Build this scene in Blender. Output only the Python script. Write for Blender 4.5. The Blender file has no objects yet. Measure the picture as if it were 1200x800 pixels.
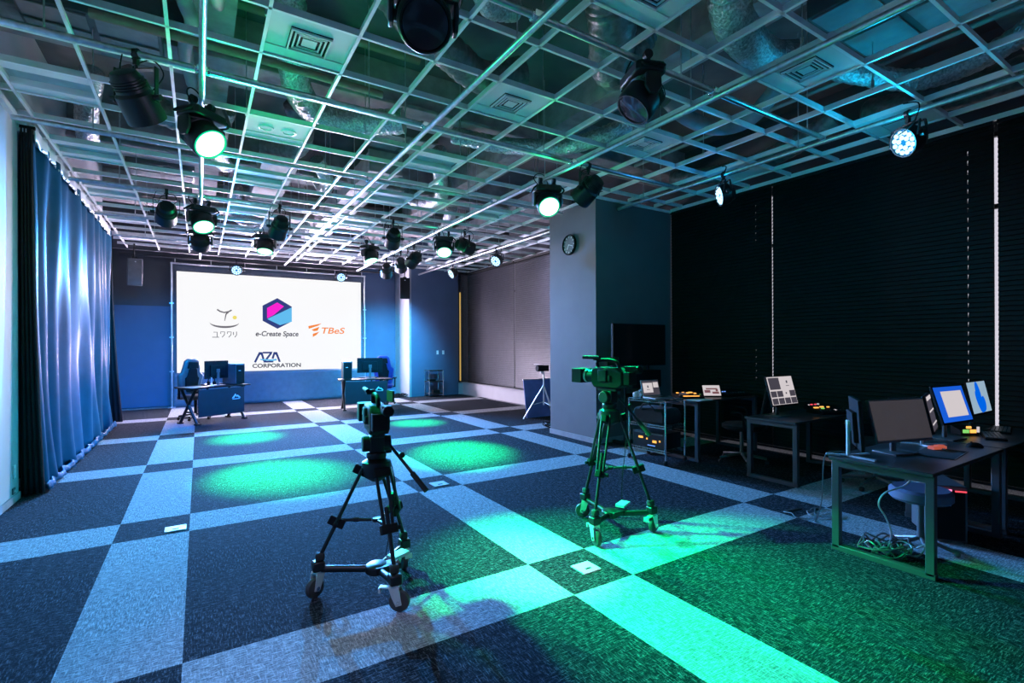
import bpy, bmesh, math, random
from mathutils import Vector, Matrix, Euler
random.seed(7)
PI = math.pi
SC = bpy.context.scene
COL = SC.collection

# ------------------------------------------------------------------ camera
cam_d = bpy.data.cameras.new('camera')
cam = bpy.data.objects.new('camera', cam_d)
COL.objects.link(cam)
cam_d.sensor_fit = 'HORIZONTAL'; cam_d.sensor_width = 36.0
cam_d.lens = 583.34 / 1200 * 36
cam_d.shift_y = 4.69 / 1200
cam_d.clip_start = 0.05
cam.matrix_world = (Matrix.Translation((0, 0, 1.5142)) @ Matrix.Rotation(-0.5613, 4, 'Z')
                    @ Matrix.Rotation(PI / 2, 4, 'X') @ Matrix.Rotation(-0.004, 4, 'Z'))
SC.camera = cam

# ------------------------------------------------------------------ world, exposure
SC.view_settings.view_transform = 'Standard'
SC.view_settings.look = 'None'
SC.view_settings.exposure = 0.0
SC.view_settings.gamma = 1.0
SC.view_settings.use_curve_mapping = False
w = bpy.data.worlds.new('world'); SC.world = w; w.use_nodes = True
w.node_tree.nodes['Background'].inputs[0].default_value = (0.05, 0.08, 0.16, 1)
w.node_tree.nodes['Background'].inputs[1].default_value = 0.3

# ------------------------------------------------------------------ lamps (one line per beam)
GREEN = (0.0, 1.0, 0.28)
BLUE = (0.0, 0.17, 1.0)
CYAN = (0.0, 0.55, 1.0)
SKY = (0.0, 0.34, 1.0)
LAV = (0.62, 0.60, 1.0)
AZURE = (0.02, 0.34, 1.0)

def spot(name, loc, target, color, watts, angle, blend=0.7, size=0.08, parent=None):
    d = bpy.data.lights.new(name, 'SPOT')
    d.color = color; d.energy = watts; d.spot_size = math.radians(angle)
    d.spot_blend = blend; d.shadow_soft_size = size
    o = bpy.data.objects.new(name, d); COL.objects.link(o)
    v = Vector(target) - Vector(loc)
    o.rotation_euler = v.to_track_quat('-Z', 'Y').to_euler()
    o.location = loc
    return o

# added point lamps beside the lit heads, to brighten pipes and grid
def fill(loc, color, watts, r=0.10):
    d = bpy.data.lights.new('fill_lamp', 'POINT'); d.color = color; d.energy = watts; d.shadow_soft_size = r
    o = bpy.data.objects.new('fill_lamp', d); COL.objects.link(o); o.location = loc
    return o

FILL = 0.3
# beam settings per fixture: colour, watts, cone angle, blend, spill watts
BEAM = {
    'green_near': (GREEN, 7500, 34, 0.8, 130), 'green_column': (GREEN, 3600, 27, 1.0, 40),
    'green_left': (GREEN, 26000, 27, 1.0, 40), 'green_back': (GREEN, 26000, 25, 1.0, 40),
    'teal_left': (GREEN, 20000, 22, 1.0, 12), 'teal_right': (GREEN, 18000, 20, 1.0, 12),
    'par_near': (CYAN, 750, 22, 1.0, 90), 'par_mid': (SKY, 1900, 34, 1.0, 25),
    'par_far': (CYAN, 1000, 66, 1.0, 10), 'par_last': (CYAN, 1600, 60, 1.0, 10),
    'par_stage': (AZURE, 14000, 58, 1.0, 10),
    'can_near': (LAV, 700, 60, 1.0, 0), 'can_curtain': (SKY, 2200, 38, 1.0, 0), 'can_mid': (BLUE, 2000, 60, 1.0, 0),
    'can_teal': (CYAN, 2000, 60, 1.0, 0), 'can_pillar': (LAV, 350, 40, 1.0, 0), 'can_row': (BLUE, 1200, 60, 1.0, 0), 'can_blind': (LAV, 1100, 62, 1.0, 0),
}
# the LED wall's own light, given off at its face
SCREEN_WATTS = 1150
for x, z in ((0.1, 3.1), (1.2, 3.15), (2.6, 3.15), (3.7, 3.1), (0.1, 1.4), (3.2, 1.4), (3.7, 1.15), (2.75, 2.6)):
    d = bpy.data.lights.new('screen_light', 'AREA'); d.color = (0.88, 0.74, 1.0); d.energy = SCREEN_WATTS / 8; d.size = 0.3
    o = bpy.data.objects.new('screen_light', d); COL.objects.link(o); o.location = (x, 14.985, z); o.rotation_euler = (-math.pi / 2, 0, 0)
# unseen bare lamps outside the picture, put in for lavender pools and wall
spot('lavender_beam', (2.4, 0.2, 3.30), (1.95, 2.85, 0), LAV, 1000, 17, 1.0)
spot('lavender_beam', (0.03, 1.3, 3.30), (0.45, 2.65, 0), LAV, 200, 36, 1.0)
spot('lavender_beam', (3.30, 0.60, 2.60), (-1.5, 6.0, 2.8), LAV, 280, 26, 1.0)

# ------------------------------------------------------------------ materials
MATS = {}
def mat(name, color, rough=0.5, metal=0.0, var=0.12, scale=8.0, bump=0.0, spec=0.5, emit=None, estr=0.0):
    if name in MATS: return MATS[name]
    m = bpy.data.materials.new(name); m.use_nodes = True
    nt = m.node_tree; b = nt.nodes['Principled BSDF']
    tc = nt.nodes.new('ShaderNodeTexCoord')
    nz = nt.nodes.new('ShaderNodeTexNoise'); nz.inputs['Scale'].default_value = scale
    nz.inputs['Detail'].default_value = 3
    nt.links.new(tc.outputs['Object'], nz.inputs['Vector'])
    cr = nt.nodes.new('ShaderNodeValToRGB')
    c = Vector(color[:3])
    cr.color_ramp.elements[0].position = 0.3; cr.color_ramp.elements[1].position = 0.7
    cr.color_ramp.elements[0].color = (*(c * (1 - var)), 1)
    cr.color_ramp.elements[1].color = (*[min(1, x * (1 + var)) for x in c], 1)
    nt.links.new(nz.outputs['Fac'], cr.inputs['Fac'])
    nt.links.new(cr.outputs['Color'], b.inputs['Base Color'])
    b.inputs['Roughness'].default_value = rough
    b.inputs['Metallic'].default_value = metal
    b.inputs['Specular IOR Level'].default_value = spec
    if bump:
        bp = nt.nodes.new('ShaderNodeBump'); bp.inputs['Strength'].default_value = bump
        bp.inputs['Distance'].default_value = 0.02
        nt.links.new(nz.outputs['Fac'], bp.inputs['Height'])
        nt.links.new(bp.outputs['Normal'], b.inputs['Normal'])
    if emit:
        b.inputs['Emission Color'].default_value = (*emit, 1)
        b.inputs['Emission Strength'].default_value = estr
    MATS[name] = m
    return m

def glow(name, color, s): return mat(name, (0.01, 0.01, 0.01), 0.6, emit=color, estr=s, spec=0.05)

BLACK = mat('black_powdercoat', (0.007, 0.007, 0.008), 0.42, spec=0.4)
BLKPL = mat('black_plastic', (0.008, 0.008, 0.009), 0.65, scale=20, spec=0.15)
BLKFAB = mat('black_fabric', (0.010, 0.010, 0.012), 0.95, scale=40, bump=0.2)
RUBBER = mat('rubber', (0.02, 0.018, 0.017), 0.8)
GREYRUB = mat('grey_tread', (0.05, 0.045, 0.043), 0.6)
STEEL = mat('galvanised_steel', (0.62, 0.63, 0.65), 0.28, 0.9, 0.15, 25)
CHROME = mat('chrome', (0.8, 0.8, 0.82), 0.15, 1.0, 0.05)
WHITE = mat('white_enamel', (0.75, 0.75, 0.76), 0.4, 0.0, 0.05)
CASTPAINT = mat('caster_alloy', (0.6, 0.62, 0.6), 0.35, 0.4)
RAILW = mat('tee_rail_white', (0.86, 0.86, 0.86), 0.35, 0.1, 0.06)
PANELW = mat('ceiling_panel_white', (0.72, 0.73, 0.73), 0.6, 0.0, 0.05, 3)
FOIL = mat('crinkled_foil', (0.62, 0.63, 0.64), 0.3, 0.85, 0.35, 45, bump=1.0)
DUCTDK = mat('dark_duct_wrap', (0.20, 0.20, 0.20), 0.45, 0.5, 0.3, 18, bump=0.6)
GALV = mat('duct_galvanised', (0.34, 0.34, 0.35), 0.65, 0.4, 0.2, 6)
CONC = mat('slab_concrete', (0.13, 0.12, 0.12), 0.9, 0.0, 0.3, 2.0, bump=0.3)
BEAMM = mat('sprayed_fireproofing', (0.36, 0.32, 0.32), 0.95, 0.0, 0.25, 6.0, bump=0.6)
TAN = mat('pipe_lagging', (0.30, 0.22, 0.16), 0.8)
PVCG = mat('grey_conduit', (0.30, 0.34, 0.32), 0.5)
WALLP = mat('painted_wall_pale', (0.50, 0.50, 0.53), 0.6, 0, 0.03, 3)
WALLG = mat('painted_wall_grey', (0.13, 0.125, 0.135), 0.75, 0, 0.05, 3)
WALLG2 = mat('painted_wall_mid', (0.30, 0.30, 0.33), 0.7, 0, 0.03, 3)
WALLD = mat('wall_dark_tone', (0.07, 0.075, 0.085), 0.8, 0, 0.06, 3)
WALLB = mat('wall_bluish_tone', (0.07, 0.11, 0.20), 0.7, 0, 0.06, 2)
SILLM = mat('window_sill_paint', (0.5, 0.5, 0.52), 0.6, 0, 0.05, 3)
BASEM = mat('skirting_vinyl', (0.30, 0.31, 0.34), 0.5)
SKIRT = mat('stage_cloth', (0.10, 0.12, 0.16), 0.7, 0, 0.1, 10)
SATIN = mat('satin_curtain', (0.010, 0.085, 0.17), 0.42, 0.0, 0.1, 5, spec=0.015)
SLAT = mat('blind_slat_black', (0.009, 0.009, 0.010), 0.6, 0, 0.15, 6, spec=0.2)
SLATG = mat('blind_slat_charcoal', (0.05, 0.05, 0.056), 0.4, 0, 0.12, 6)
DESKT = mat('dark_laminate', (0.035, 0.032, 0.034), 0.35, 0, 0.2, 14)
DESKF = mat('desk_frame_paint', (0.05, 0.05, 0.053), 0.45)
NAVY = mat('gaming_panel_mesh', (0.010, 0.012, 0.028), 0.6)
GREYPL = mat('grey_plastic', (0.10, 0.10, 0.105), 0.35)
LTGREY = mat('light_grey_plastic', (0.45, 0.46, 0.5), 0.4)
ALU = mat('brushed_aluminium', (0.6, 0.6, 0.63), 0.35, 0.8)
BRASS = mat('warm_metal_label', (0.55, 0.40, 0.28), 0.4, 0.3)
PAPER = mat('paper', (0.7, 0.7, 0.72), 0.8)
CABLEW = mat('white_cable', (0.6, 0.6, 0.62), 0.5)
SCRB = mat('screen_glass_off', (0.012, 0.012, 0.013), 0.12)
MONG = mat('monitor_grey_shell', (0.13, 0.12, 0.13), 0.45)
BLUEPOOL = mat('blue_leather', (0.02, 0.03, 0.20), 0.5)

SCREENM = glow('led_wall_white', (0.955, 0.955, 0.965), 1.0)
LENSG = glow('green_lens', (0.62, 1.0, 0.80), 3.0)
LENSB = glow('blue_led', (0.55, 0.90, 1.0), 1.7)
LENSGRIM = glow('green_rim', (0.0, 0.8, 0.4), 0.8)
LENSBRIM = glow('blue_plate_glow', (0.0, 0.22, 0.75), 0.8)  # plate emission imitates the blue glow around the LEDs
LENSOFF = mat('dark_lens_glass', (0.03, 0.02, 0.025), 0.08)
DAY = glow('daylight_glass', (0.9, 0.86, 0.98), 0.75)
DAYDIM = glow('daylight_glass_dim', (0.55, 0.52, 0.62), 0.35)
AMBER = glow('amber_gap_glow', (0.85, 0.55, 0.16), 0.6)
LEDO = glow('orange_led', (1.0, 0.42, 0.08), 1.6)
LEDG = glow('green_led', (0.3, 0.9, 0.2), 0.8)
LEDR = glow('red_led', (1.0, 0.08, 0.12), 1.2)
LEDM = glow('magenta_led', (1.0, 0.25, 0.5), 1.4)
LEDB = glow('blue_small_led', (0.15, 0.35, 1.0), 1.2)
SCRW = glow('lit_screen_white', (0.75, 0.68, 0.70), 0.85)
SCRGREY = glow('lit_screen_grey', (0.10, 0.09, 0.12), 0.6)
SCRBLUE = glow('lit_screen_blue', (0.01, 0.12, 0.75), 0.9)
SCRSKY = glow('lit_screen_pale_blue', (0.42, 0.62, 0.80), 0.7)
SCRDEEP = glow('lit_screen_bloom_blue', (0.0, 0.14, 0.85), 0.9)

# logo inks shown by the LED wall
INKG = glow('shown_grey', (0.16, 0.15, 0.17), 1.0)
INKN = glow('shown_navy', (0.025, 0.045, 0.20), 1.0)
INKP = glow('shown_pink', (0.95, 0.01, 0.62), 1.0)
INKC = glow('shown_light_blue', (0.12, 0.50, 0.85), 1.0)
INKO = glow('shown_orange', (0.90, 0.24, 0.02), 1.0)
INKY = glow('shown_yellow', (0.85, 0.72, 0.16), 1.0)
INKK = glow('shown_charcoal', (0.06, 0.06, 0.08), 1.0)

def carpet_material():
    m = bpy.data.materials.new('carpet_tiles'); m.use_nodes = True
    nt = m.node_tree; N = nt.nodes; L = nt.links; b = N['Principled BSDF']
    tc = N.new('ShaderNodeTexCoord'); sep = N.new('ShaderNodeSeparateXYZ')
    L.new(tc.outputs['Object'], sep.inputs[0])
    def math_(op, a, bv=None):
        n = N.new('ShaderNodeMath'); n.operation = op
        for i, v in enumerate((a, bv)):
            if v is None: continue
            if isinstance(v, (int, float)): n.inputs[i].default_value = v
            else: L.new(v, n.inputs[i])
        return n.outputs[0]
    x = math_('ADD', sep.outputs[0], 0.573 + 250.0 / 1.0)   # strips of one tile every five tiles
    y = math_('ADD', sep.outputs[1], -4.8825 + 252.28)
    fx = math_('LESS_THAN', math_('MODULO', x, 2.4946), 0.5)
    x2 = math_('ADD', sep.outputs[0], 0.573 + 2.4946 * 20)
    y2 = math_('ADD', sep.outputs[1], -4.8825 + 2.5228 * 20)
    fx = math_('LESS_THAN', math_('MODULO', x2, 2.4946), 0.5)
    fy = math_('LESS_THAN', math_('MODULO', y2, 2.5228), 0.5)
    light = math_('ABSOLUTE', math_('SUBTRACT', fx, fy))
    # tile parity turns the weave from one tile to the next
    tx = math_('FLOOR', math_('DIVIDE', x2, 0.499)); ty = math_('FLOOR', math_('DIVIDE', y2, 0.5045))
    par = math_('MODULO', math_('ADD', tx, ty), 2.0)
    def weave(sx, sy):
        mp = N.new('ShaderNodeMapping'); mp.inputs['Scale'].default_value = (sx, sy, 1)
        L.new(tc.outputs['Object'], mp.inputs['Vector'])
        nz = N.new('ShaderNodeTexNoise'); nz.inputs['Scale'].default_value = 1.0
        nz.inputs['Detail'].default_value = 3.0; nz.inputs['Roughness'].default_value = 0.75
        L.new(mp.outputs[0], nz.inputs['Vector'])
        return nz.outputs['Fac']
    a1 = weave(20, 120); a2 = weave(120, 20); a3 = weave(260, 260)
    mx = N.new('ShaderNodeMix'); L.new(par, mx.inputs[0]); L.new(a1, mx.inputs[2]); L.new(a2, mx.inputs[3])
    both = math_('ADD', math_('MULTIPLY', math_('MAXIMUM', a1, a2), 0.55), math_('MULTIPLY', mx.outputs[0], 0.20))
    both = math_('ADD', both, math_('MULTIPLY', a3, 0.25))
    r1 = N.new('ShaderNodeValToRGB'); r2 = N.new('ShaderNodeValToRGB')
    for r, e in ((r1, ((0.47, (0.003, 0.004, 0.006)), (0.545, (0.020, 0.024, 0.031)), (0.63, (0.13, 0.145, 0.17)))),
                 (r2, ((0.46, (0.13, 0.135, 0.145)), (0.54, (0.29, 0.30, 0.32)), (0.63, (0.56, 0.57, 0.59))))):
        r.color_ramp.elements[0].position = e[0][0]; r.color_ramp.elements[0].color = (*e[0][1], 1)
        r.color_ramp.elements[1].position = e[2][0]; r.color_ramp.elements[1].color = (*e[2][1], 1)
        k = r.color_ramp.elements.new(e[1][0]); k.color = (*e[1][1], 1)
        L.new(both, r.inputs[0])
    mc = N.new('ShaderNodeMix'); mc.data_type = 'RGBA'
    L.new(light, mc.inputs[0]); L.new(r1.outputs[0], mc.inputs[6]); L.new(r2.outputs[0], mc.inputs[7])
    L.new(mc.outputs[2], b.inputs['Base Color'])
    b.inputs['Roughness'].default_value = 0.95
    b.inputs['Specular IOR Level'].default_value = 0.04
    bp = N.new('ShaderNodeBump'); bp.inputs['Strength'].default_value = 0.25; bp.inputs['Distance'].default_value = 0.004
    L.new(both, bp.inputs['Height']); L.new(bp.outputs[0], b.inputs['Normal'])
    return m

# ------------------------------------------------------------------ mesh helpers
def axis_matrix(p0, p1):
    v = Vector(p1) - Vector(p0)
    q = v.to_track_quat('Z', 'Y') if v.length > 1e-9 else Euler((0, 0, 0)).to_quaternion()
    return Matrix.Translation(p0) @ q.to_matrix().to_4x4(), v.length

class MB:
    def __init__(self): self.bm = bmesh.new()
    def _new(self, verts, faces, M=None):
        vs = [self.bm.verts.new((M @ Vector(v)) if M is not None else Vector(v)) for v in verts]
        for f in faces:
            try: self.bm.faces.new([vs[i] for i in f])
            except ValueError: pass
        return self
    def box(self, c, s, M=None):
        x, y, z = (s[0] / 2, s[1] / 2, s[2] / 2); cx, cy, cz = c
        v = [(cx + a * x, cy + b * y, cz + d * z) for a in (-1, 1) for b in (-1, 1) for d in (-1, 1)]
        f = [(0, 1, 3, 2), (4, 6, 7, 5), (0, 4, 5, 1), (2, 3, 7, 6), (0, 2, 6, 4), (1, 5, 7, 3)]
        return self._new(v, f, M)
    def lathe(self, prof, M=None, n=16, closed=True):
        v = []; f = []
        for r, z in prof:
            for k in range(n):
                a = 2 * PI * k / n; v.append((max(r, 1e-5) * math.cos(a), max(r, 1e-5) * math.sin(a), z))
        for i in range(len(prof) - 1):
            for k in range(n):
                k2 = (k + 1) % n
                f.append((i * n + k, i * n + k2, (i + 1) * n + k2, (i + 1) * n + k))
        if closed:
            f.append(tuple(range(n))[::-1]); f.append(tuple((len(prof) - 1) * n + k for k in range(n)))
        return self._new(v, f, M)
    def cyl(self, p0, p1, r, r2=None, n=12):
        M, l = axis_matrix(p0, p1)
        return self.lathe([(r, 0), (r if r2 is None else r2, l)], M, n)
    def tube(self, pts, r, n=8, rad=None):
        pts = [Vector(p) for p in pts]; v = []; f = []; up = None
        for i, p in enumerate(pts):
            t = (pts[min(i + 1, len(pts) - 1)] - pts[max(i - 1, 0)]).normalized()
            if up is None:
                up = Vector((0, 0, 1)) if abs(t.z) < 0.9 else Vector((1, 0, 0))
            a = (up - t * up.dot(t))
            a = a.normalized() if a.length > 1e-6 else t.orthogonal().normalized()
            b = t.cross(a); up = a; rr = rad[i] if rad else r
            for k in range(n):
                th = 2 * PI * k / n; v.append(tuple(p + a * math.cos(th) * rr + b * math.sin(th) * rr))
        for i in range(len(pts) - 1):
            for k in range(n):
                k2 = (k + 1) % n; f.append((i * n + k, i * n + k2, (i + 1) * n + k2, (i + 1) * n + k))
        f.append(tuple(range(n))[::-1]); f.append(tuple((len(pts) - 1) * n + k for k in range(n)))
        return self._new(v, f)
    def prism(self, poly, d, M=None):
        """poly in XY, extruded by d along Z."""
        n = len(poly)
        v = [(x, y, 0) for x, y in poly] + [(x, y, d) for x, y in poly]
        f = [tuple(range(n))[::-1], tuple(range(n, 2 * n))] + [(i, (i + 1) % n, n + (i + 1) % n, n + i) for i in range(n)]
        return self._new(v, f, M)
    def ball(self, c, r, sx=1, sy=1, sz=1, n=12):
        prof = [(r * math.sin(PI * i / 8), -r * math.cos(PI * i / 8)) for i in range(9)]
        return self.lathe(prof, Matrix.Translation(c) @ Matrix.Diagonal((sx, sy, sz, 1)), n)
    def grid(self, fn, nu, nv):
        v = [fn(i / nu, j / nv) for i in range(nu + 1) for j in range(nv + 1)]
        f = [(i * (nv + 1) + j, (i + 1) * (nv + 1) + j, (i + 1) * (nv + 1) + j + 1, i * (nv + 1) + j + 1) for i in range(nu) for j in range(nv)]
        return self._new(v, f)
    def build(self, name, material, parent=None, bevel=0.0, sharp=40, thick=0.0, loc=None, rot=None, normals=True):
        bm = self.bm
        if normals: bmesh.ops.recalc_face_normals(bm, faces=bm.faces[:])
        for f in bm.faces: f.smooth = True
        lim = math.radians(sharp)
        for e in bm.edges:
            if len(e.link_faces) == 2 and e.calc_face_angle(0.0) > lim: e.smooth = False
        me = bpy.data.meshes.new(name); bm.to_mesh(me); bm.free()
        me.materials.append(material)
        o = bpy.data.objects.new(name, me); COL.objects.link(o)
        if parent: o.parent = parent
        if loc: o.location = loc
        if rot: o.rotation_euler = rot
        if thick:
            s = o.modifiers.new('thick', 'SOLIDIFY'); s.thickness = thick; s.offset = 0
        if bevel:
            s = o.modifiers.new('bevel', 'BEVEL'); s.width = bevel; s.segments = 2; s.limit_method = 'ANGLE'
            s.angle_limit = math.radians(50)
        return o

def T(x, y, z): return Matrix.Translation((x, y, z))
def RX(a): return Matrix.Rotation(a, 4, 'X')
def RY(a): return Matrix.Rotation(a, 4, 'Y')
def RZ(a): return Matrix.Rotation(a, 4, 'Z')

SEEN = {}
def tag(o, label=None, cat=None, group=None, kind=None):
    if label:
        if label in SEEN and not group: print('DUPLICATE LABEL', label)
        SEEN[label] = o; o['label'] = label
    if cat: o['category'] = cat
    if group: o['group'] = group
    if kind: o['kind'] = kind
    return o
def thing(name, label, cat, loc=(0, 0, 0), rz=0.0, group=None, tilt=None):
    o = bpy.data.objects.new(name, None); COL.objects.link(o); o.empty_display_size = 0.1
    o.location = loc; o.rotation_euler = tilt if tilt else (0, 0, rz)
    return tag(o, label, cat, group)
def struct(name, mb, m, **k):
    o = mb.build(name, m, **k); o['kind'] = 'structure'; o['category'] = name.split('_')[0]
    o['label'] = STRUCT_LABELS.get(name, 'plain ' + name.replace('_', ' ') + ' of the studio room')
    return o
def copy_tree(o, parent=None):
    c = o.copy(); COL.objects.link(c)
    if parent: c.parent = parent
    for ch in list(o.children):
        copy_tree(ch, c)
    return c
def smooth_path(pts, n=10):
    pts = [Vector(p) for p in pts]; out = []
    for i in range(len(pts) - 1):
        p0 = pts[max(i - 1, 0)]; p1 = pts[i]; p2 = pts[i + 1]; p3 = pts[min(i + 2, len(pts) - 1)]
        for k in range(n):
            t = k / n
            out.append(0.5 * ((2 * p1) + (-p0 + p2) * t + (2 * p0 - 5 * p1 + 4 * p2 - p3) * t * t + (-p0 + 3 * p1 - 3 * p2 + p3) * t ** 3))
    out.append(pts[-1]); return out

STRUCT_LABELS = {
    'floor': 'carpet tile floor, dark squares crossed by light strips',
    'ceiling': 'dark concrete slab and beams above the open ceiling grid',
    'wall_left': 'pale wall at the left edge lit lavender and cyan',
}
# ------------------------------------------------------------------ setting
XL, XR, YB, YF = -1.54, 6.90, 15.40, -2.6
ZG, ZP, ZS = 3.80, 3.70, 4.95          # tee grid, lighting pipes, slab
fl = MB(); fl.box((2.6, 6.4, -0.05), (10.4, 18.4, 0.1)); struct('floor', fl, carpet_material())
ce = MB(); ce.box((2.6, 6.4, ZS + 0.1), (10.4, 18.4, 0.2)); struct('ceiling', ce, CONC)
for i, yb in enumerate((1.2, 6.1, 9.3, 12.4)):
    b_ = MB(); b_.box((2.6, yb, ZS - 0.24), (10.2, 0.42, 0.48)); b_.box((2.6, yb, ZS - 0.5), (10.2, 0.56, 0.05))
    struct('trim_%d' % (i + 1), b_, BEAMM, bevel=0.01)
b_ = MB(); b_.box((0.1, 6.4, ZS - 0.2), (0.4, 17.6, 0.4)); struct('trim_5', b_, BEAMM)
b_ = MB(); b_.box((4.4, 6.4, ZS - 0.2), (0.4, 17.6, 0.4)); struct('trim_6', b_, BEAMM)
wl = MB(); wl.box((XL - 0.1, (YF + 6.88) / 2, ZS / 2), (0.2, 6.88 - YF, ZS)); struct('wall_left', wl, WALLP)
w2 = MB(); w2.box((-2.15, 11.2, ZS / 2), (0.2, 8.6, ZS)); struct('wall_far_left', w2, WALLB)
w2 = MB(); w2.box((XL - 0.25, 9.5, 4.35), (0.5, 5.25, 1.2)); struct('trim_7', w2, WALLP)
w3 = MB(); w3.box((2.6, YB + 0.1, ZS / 2), (10.2, 0.2, ZS)); struct('wall_back', w3, WALLD)
w3 = MB(); w3.box((-1.2, YB - 0.05, 1.28), (1.6, 0.06, 2.52)); struct('trim_8', w3, WALLB)  # lighter bluish lower panel; the wall above it is darker
w3 = MB(); w3.box((4.74, YB - 0.05, ZS / 2), (1.06, 0.06, ZS)); struct('trim_15', w3, WALLB)
w4 = MB(); w4.box((2.6, YF - 0.1, ZS / 2), (10.2, 0.2, ZS)); struct('wall_front', w4, WALLD)
# right wall: solid strips above and below the windows
w5 = MB(); w5.box((7.5, 6.4, 4.40), (0.24, 18.2, 1.2)); w5.box((7.5, 6.4, 0.17), (0.24, 18.2, 0.34)); struct('wall_right', w5, WALLD)
pi_ = MB(); pi_.box((6.13, 6.36, ZG / 2 - 0.02), (1.96, 1.18, ZG - 0.04)); struct('wall_column', pi_, WALLG, bevel=0.004)
bb = MB(); bb.box((5.142, 6.36, 0.04), (0.014, 1.19, 0.08)); bb.box((6.1, 5.763, 0.04), (1.92, 0.014, 0.08)); struct('baseboard_column', bb, BASEM)
bb = MB(); bb.box((XL + 0.008, (YF + 6.88) / 2, 0.035), (0.016, 6.88 - YF, 0.07)); struct('baseboard_left', bb, BASEM)
p2 = MB(); p2.box((6.11, 14.75, ZS / 2), (1.54, 1.3, ZS)); struct('wall_far_right', p2, WALLB)
p2 = MB(); p2.box((5.305, 14.75, ZS / 2), (0.07, 1.3, ZS)); struct('trim_16', p2, WALLG2)
sl = MB(); sl.box((7.21, 10.52, 0.17), (0.36, 7.16, 0.34)); sl.box((7.19, 10.52, 0.35), (0.40, 7.16, 0.025)); struct('trim_9', sl, SILLM, bevel=0.004)
sl = MB(); sl.box((7.13, 14.3, 0.17), (0.5, 0.4, 0.34)); struct('trim_10', sl, SILLM)
# right edge angle of the tee grid
eg = MB(); eg.box((6.84, 1.6, ZG), (0.05, 8.3, 0.05)); eg.box((7.2, 10.5, ZG), (0.05, 7.1, 0.05)); struct('trim_11', eg, RAILW)
eg = MB(); eg.box((XL + 0.02, 2.15, ZG - 0.01), (0.04, 9.4, 0.06)); eg.box((XL + 0.03, 9.6, ZG - 0.03), (0.08, 5.4, 0.14)); struct('trim_12', eg, WHITE)
eg = MB(); eg.box((2.6, 14.42, 3.92), (9.4, 0.06, 0.30)); struct('trim_13', eg, WALLD)
eg = MB(); eg.box((6.13, 5.755, ZG - 0.02), (1.98, 0.03, 0.04)); eg.box((5.135, 6.36, ZG - 0.02), (0.03, 1.2, 0.04)); struct('trim_14', eg, RAILW)

# windows behind the blinds
def window(i, x, y0, y1, z0, z1, m):
    p = MB(); p.box((x, (y0 + y1) / 2, (z0 + z1) / 2), (0.02, y1 - y0, z1 - z0))
    o = struct('window_%d' % i, p, m)
    f = MB()
    for y in (y0, y1): f.box((x - 0.03, y, (z0 + z1) / 2), (0.06, 0.05, z1 - z0))
    for z in (z0, 3.0, z1): f.box((x - 0.03, (y0 + y1) / 2, z), (0.06, y1 - y0, 0.05))
    f.build('window_frame', BLACK, o)
window(1, 7.36, -2.4, 1.62, 0.35, 3.78, DAY)
window(2, 7.36, 1.62, 5.76, 0.35, 3.78, DAY)
window(3, 7.36, 6.98, 14.0, 0.38, 3.78, DAYDIM)

def blind(label, x, y0, y1, z0, z1, m, slits=()):
    """slatted blind hanging in the plane x, slits = cord slots as (y, zlow, zhigh)"""
    root = thing('window_blind', label, 'blind', (x, (y0 + y1) / 2, z0)); c = (y0 + y1) / 2
    cuts = sorted([(s - 0.003, s + 0.003, a, b) for s, a, b in slits])
    mb = MB(); h = 0.05; n = int((z1 - z0 - 0.06) / h)
    for k in range(n):
        zz = 0.03 + k * h; spans = []; y = y0
        for a, b, lo, hi in cuts:
            if lo < zz + z0 < hi and k % 2 == 0:
                spans.append((y, a)); y = b
        spans.append((y, y1))
        for a, b in spans:
            mb._new([(0.012, a - c, zz), (-0.012, a - c, zz + 0.006), (0.006, a - c, zz + h + 0.004),
                     (0.012, b - c, zz), (-0.012, b - c, zz + 0.006), (0.006, b - c, zz + h + 0.004)],
                    [(0, 1, 4, 3), (1, 2, 5, 4), (2, 0, 3, 5), (0, 2, 1), (3, 4, 5)])
    mb.build('slats', m, root)
    r = MB(); r.box((0, 0, z1 - z0 - 0.02), (0.07, y1 - y0, 0.05)); r.build('head_rail', BLACK, root)
    r = MB(); r.box((0, 0, 0.012), (0.035, y1 - y0, 0.024)); r.build('bottom_rail', BLACK, root)
    return root
blind('black slatted blind nearest the right picture edge', 6.86, -1.4, 1.645, 0.06, 3.78, SLAT)
blind('wide black slatted blind behind the computer desks, between two bright gaps', 6.86, 1.675, 3.985, 0.06, 3.78, SLAT,
      ((1.88, 0.4, 3.55),))
blind('black slatted blind between the grey column and the first bright gap', 6.86, 4.00, 5.76, 0.06, 3.78, SLAT,
      ((4.24, 2.9, 3.5), (4.24, 0.9, 1.4)))
blind('charcoal slatted blind beyond the column, right of the thin pale gap', 7.14, 7.0, 11.19, 0.37, 3.78, SLATG,
      ((9.6, 0.5, 3.6), (10.3, 0.5, 3.6)))
blind('charcoal slatted blind beyond the column, left of the thin pale gap', 7.14, 11.24, 13.95, 0.37, 3.78, SLATG)
# end blind facing the room in the far corner
end = thing('window_blind', 'narrow dark blind in the far corner beside the amber light line', 'blind', (7.16, 14.08, 0.37))
mb = MB()
for k in range(67): mb.box((0.0, 0, 0.03 + k * 0.05), (0.40, 0.012, 0.046), RX(0.0))
mb.build('slats', SLATG, end)
mb = MB(); mb.box((0, 0, 3.40), (0.42, 0.06, 0.05)); mb.build('head_rail', BLACK, end)
am = MB(); am.cyl((6.925, 14.06, 0.42), (6.925, 14.06, 3.18), 0.022, n=10)  # glowing strip stands in for amber light through the window gap
tag(am.build('window_gap_glow', AMBER), 'thin upright amber light line in the far right corner', 'light')

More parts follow.
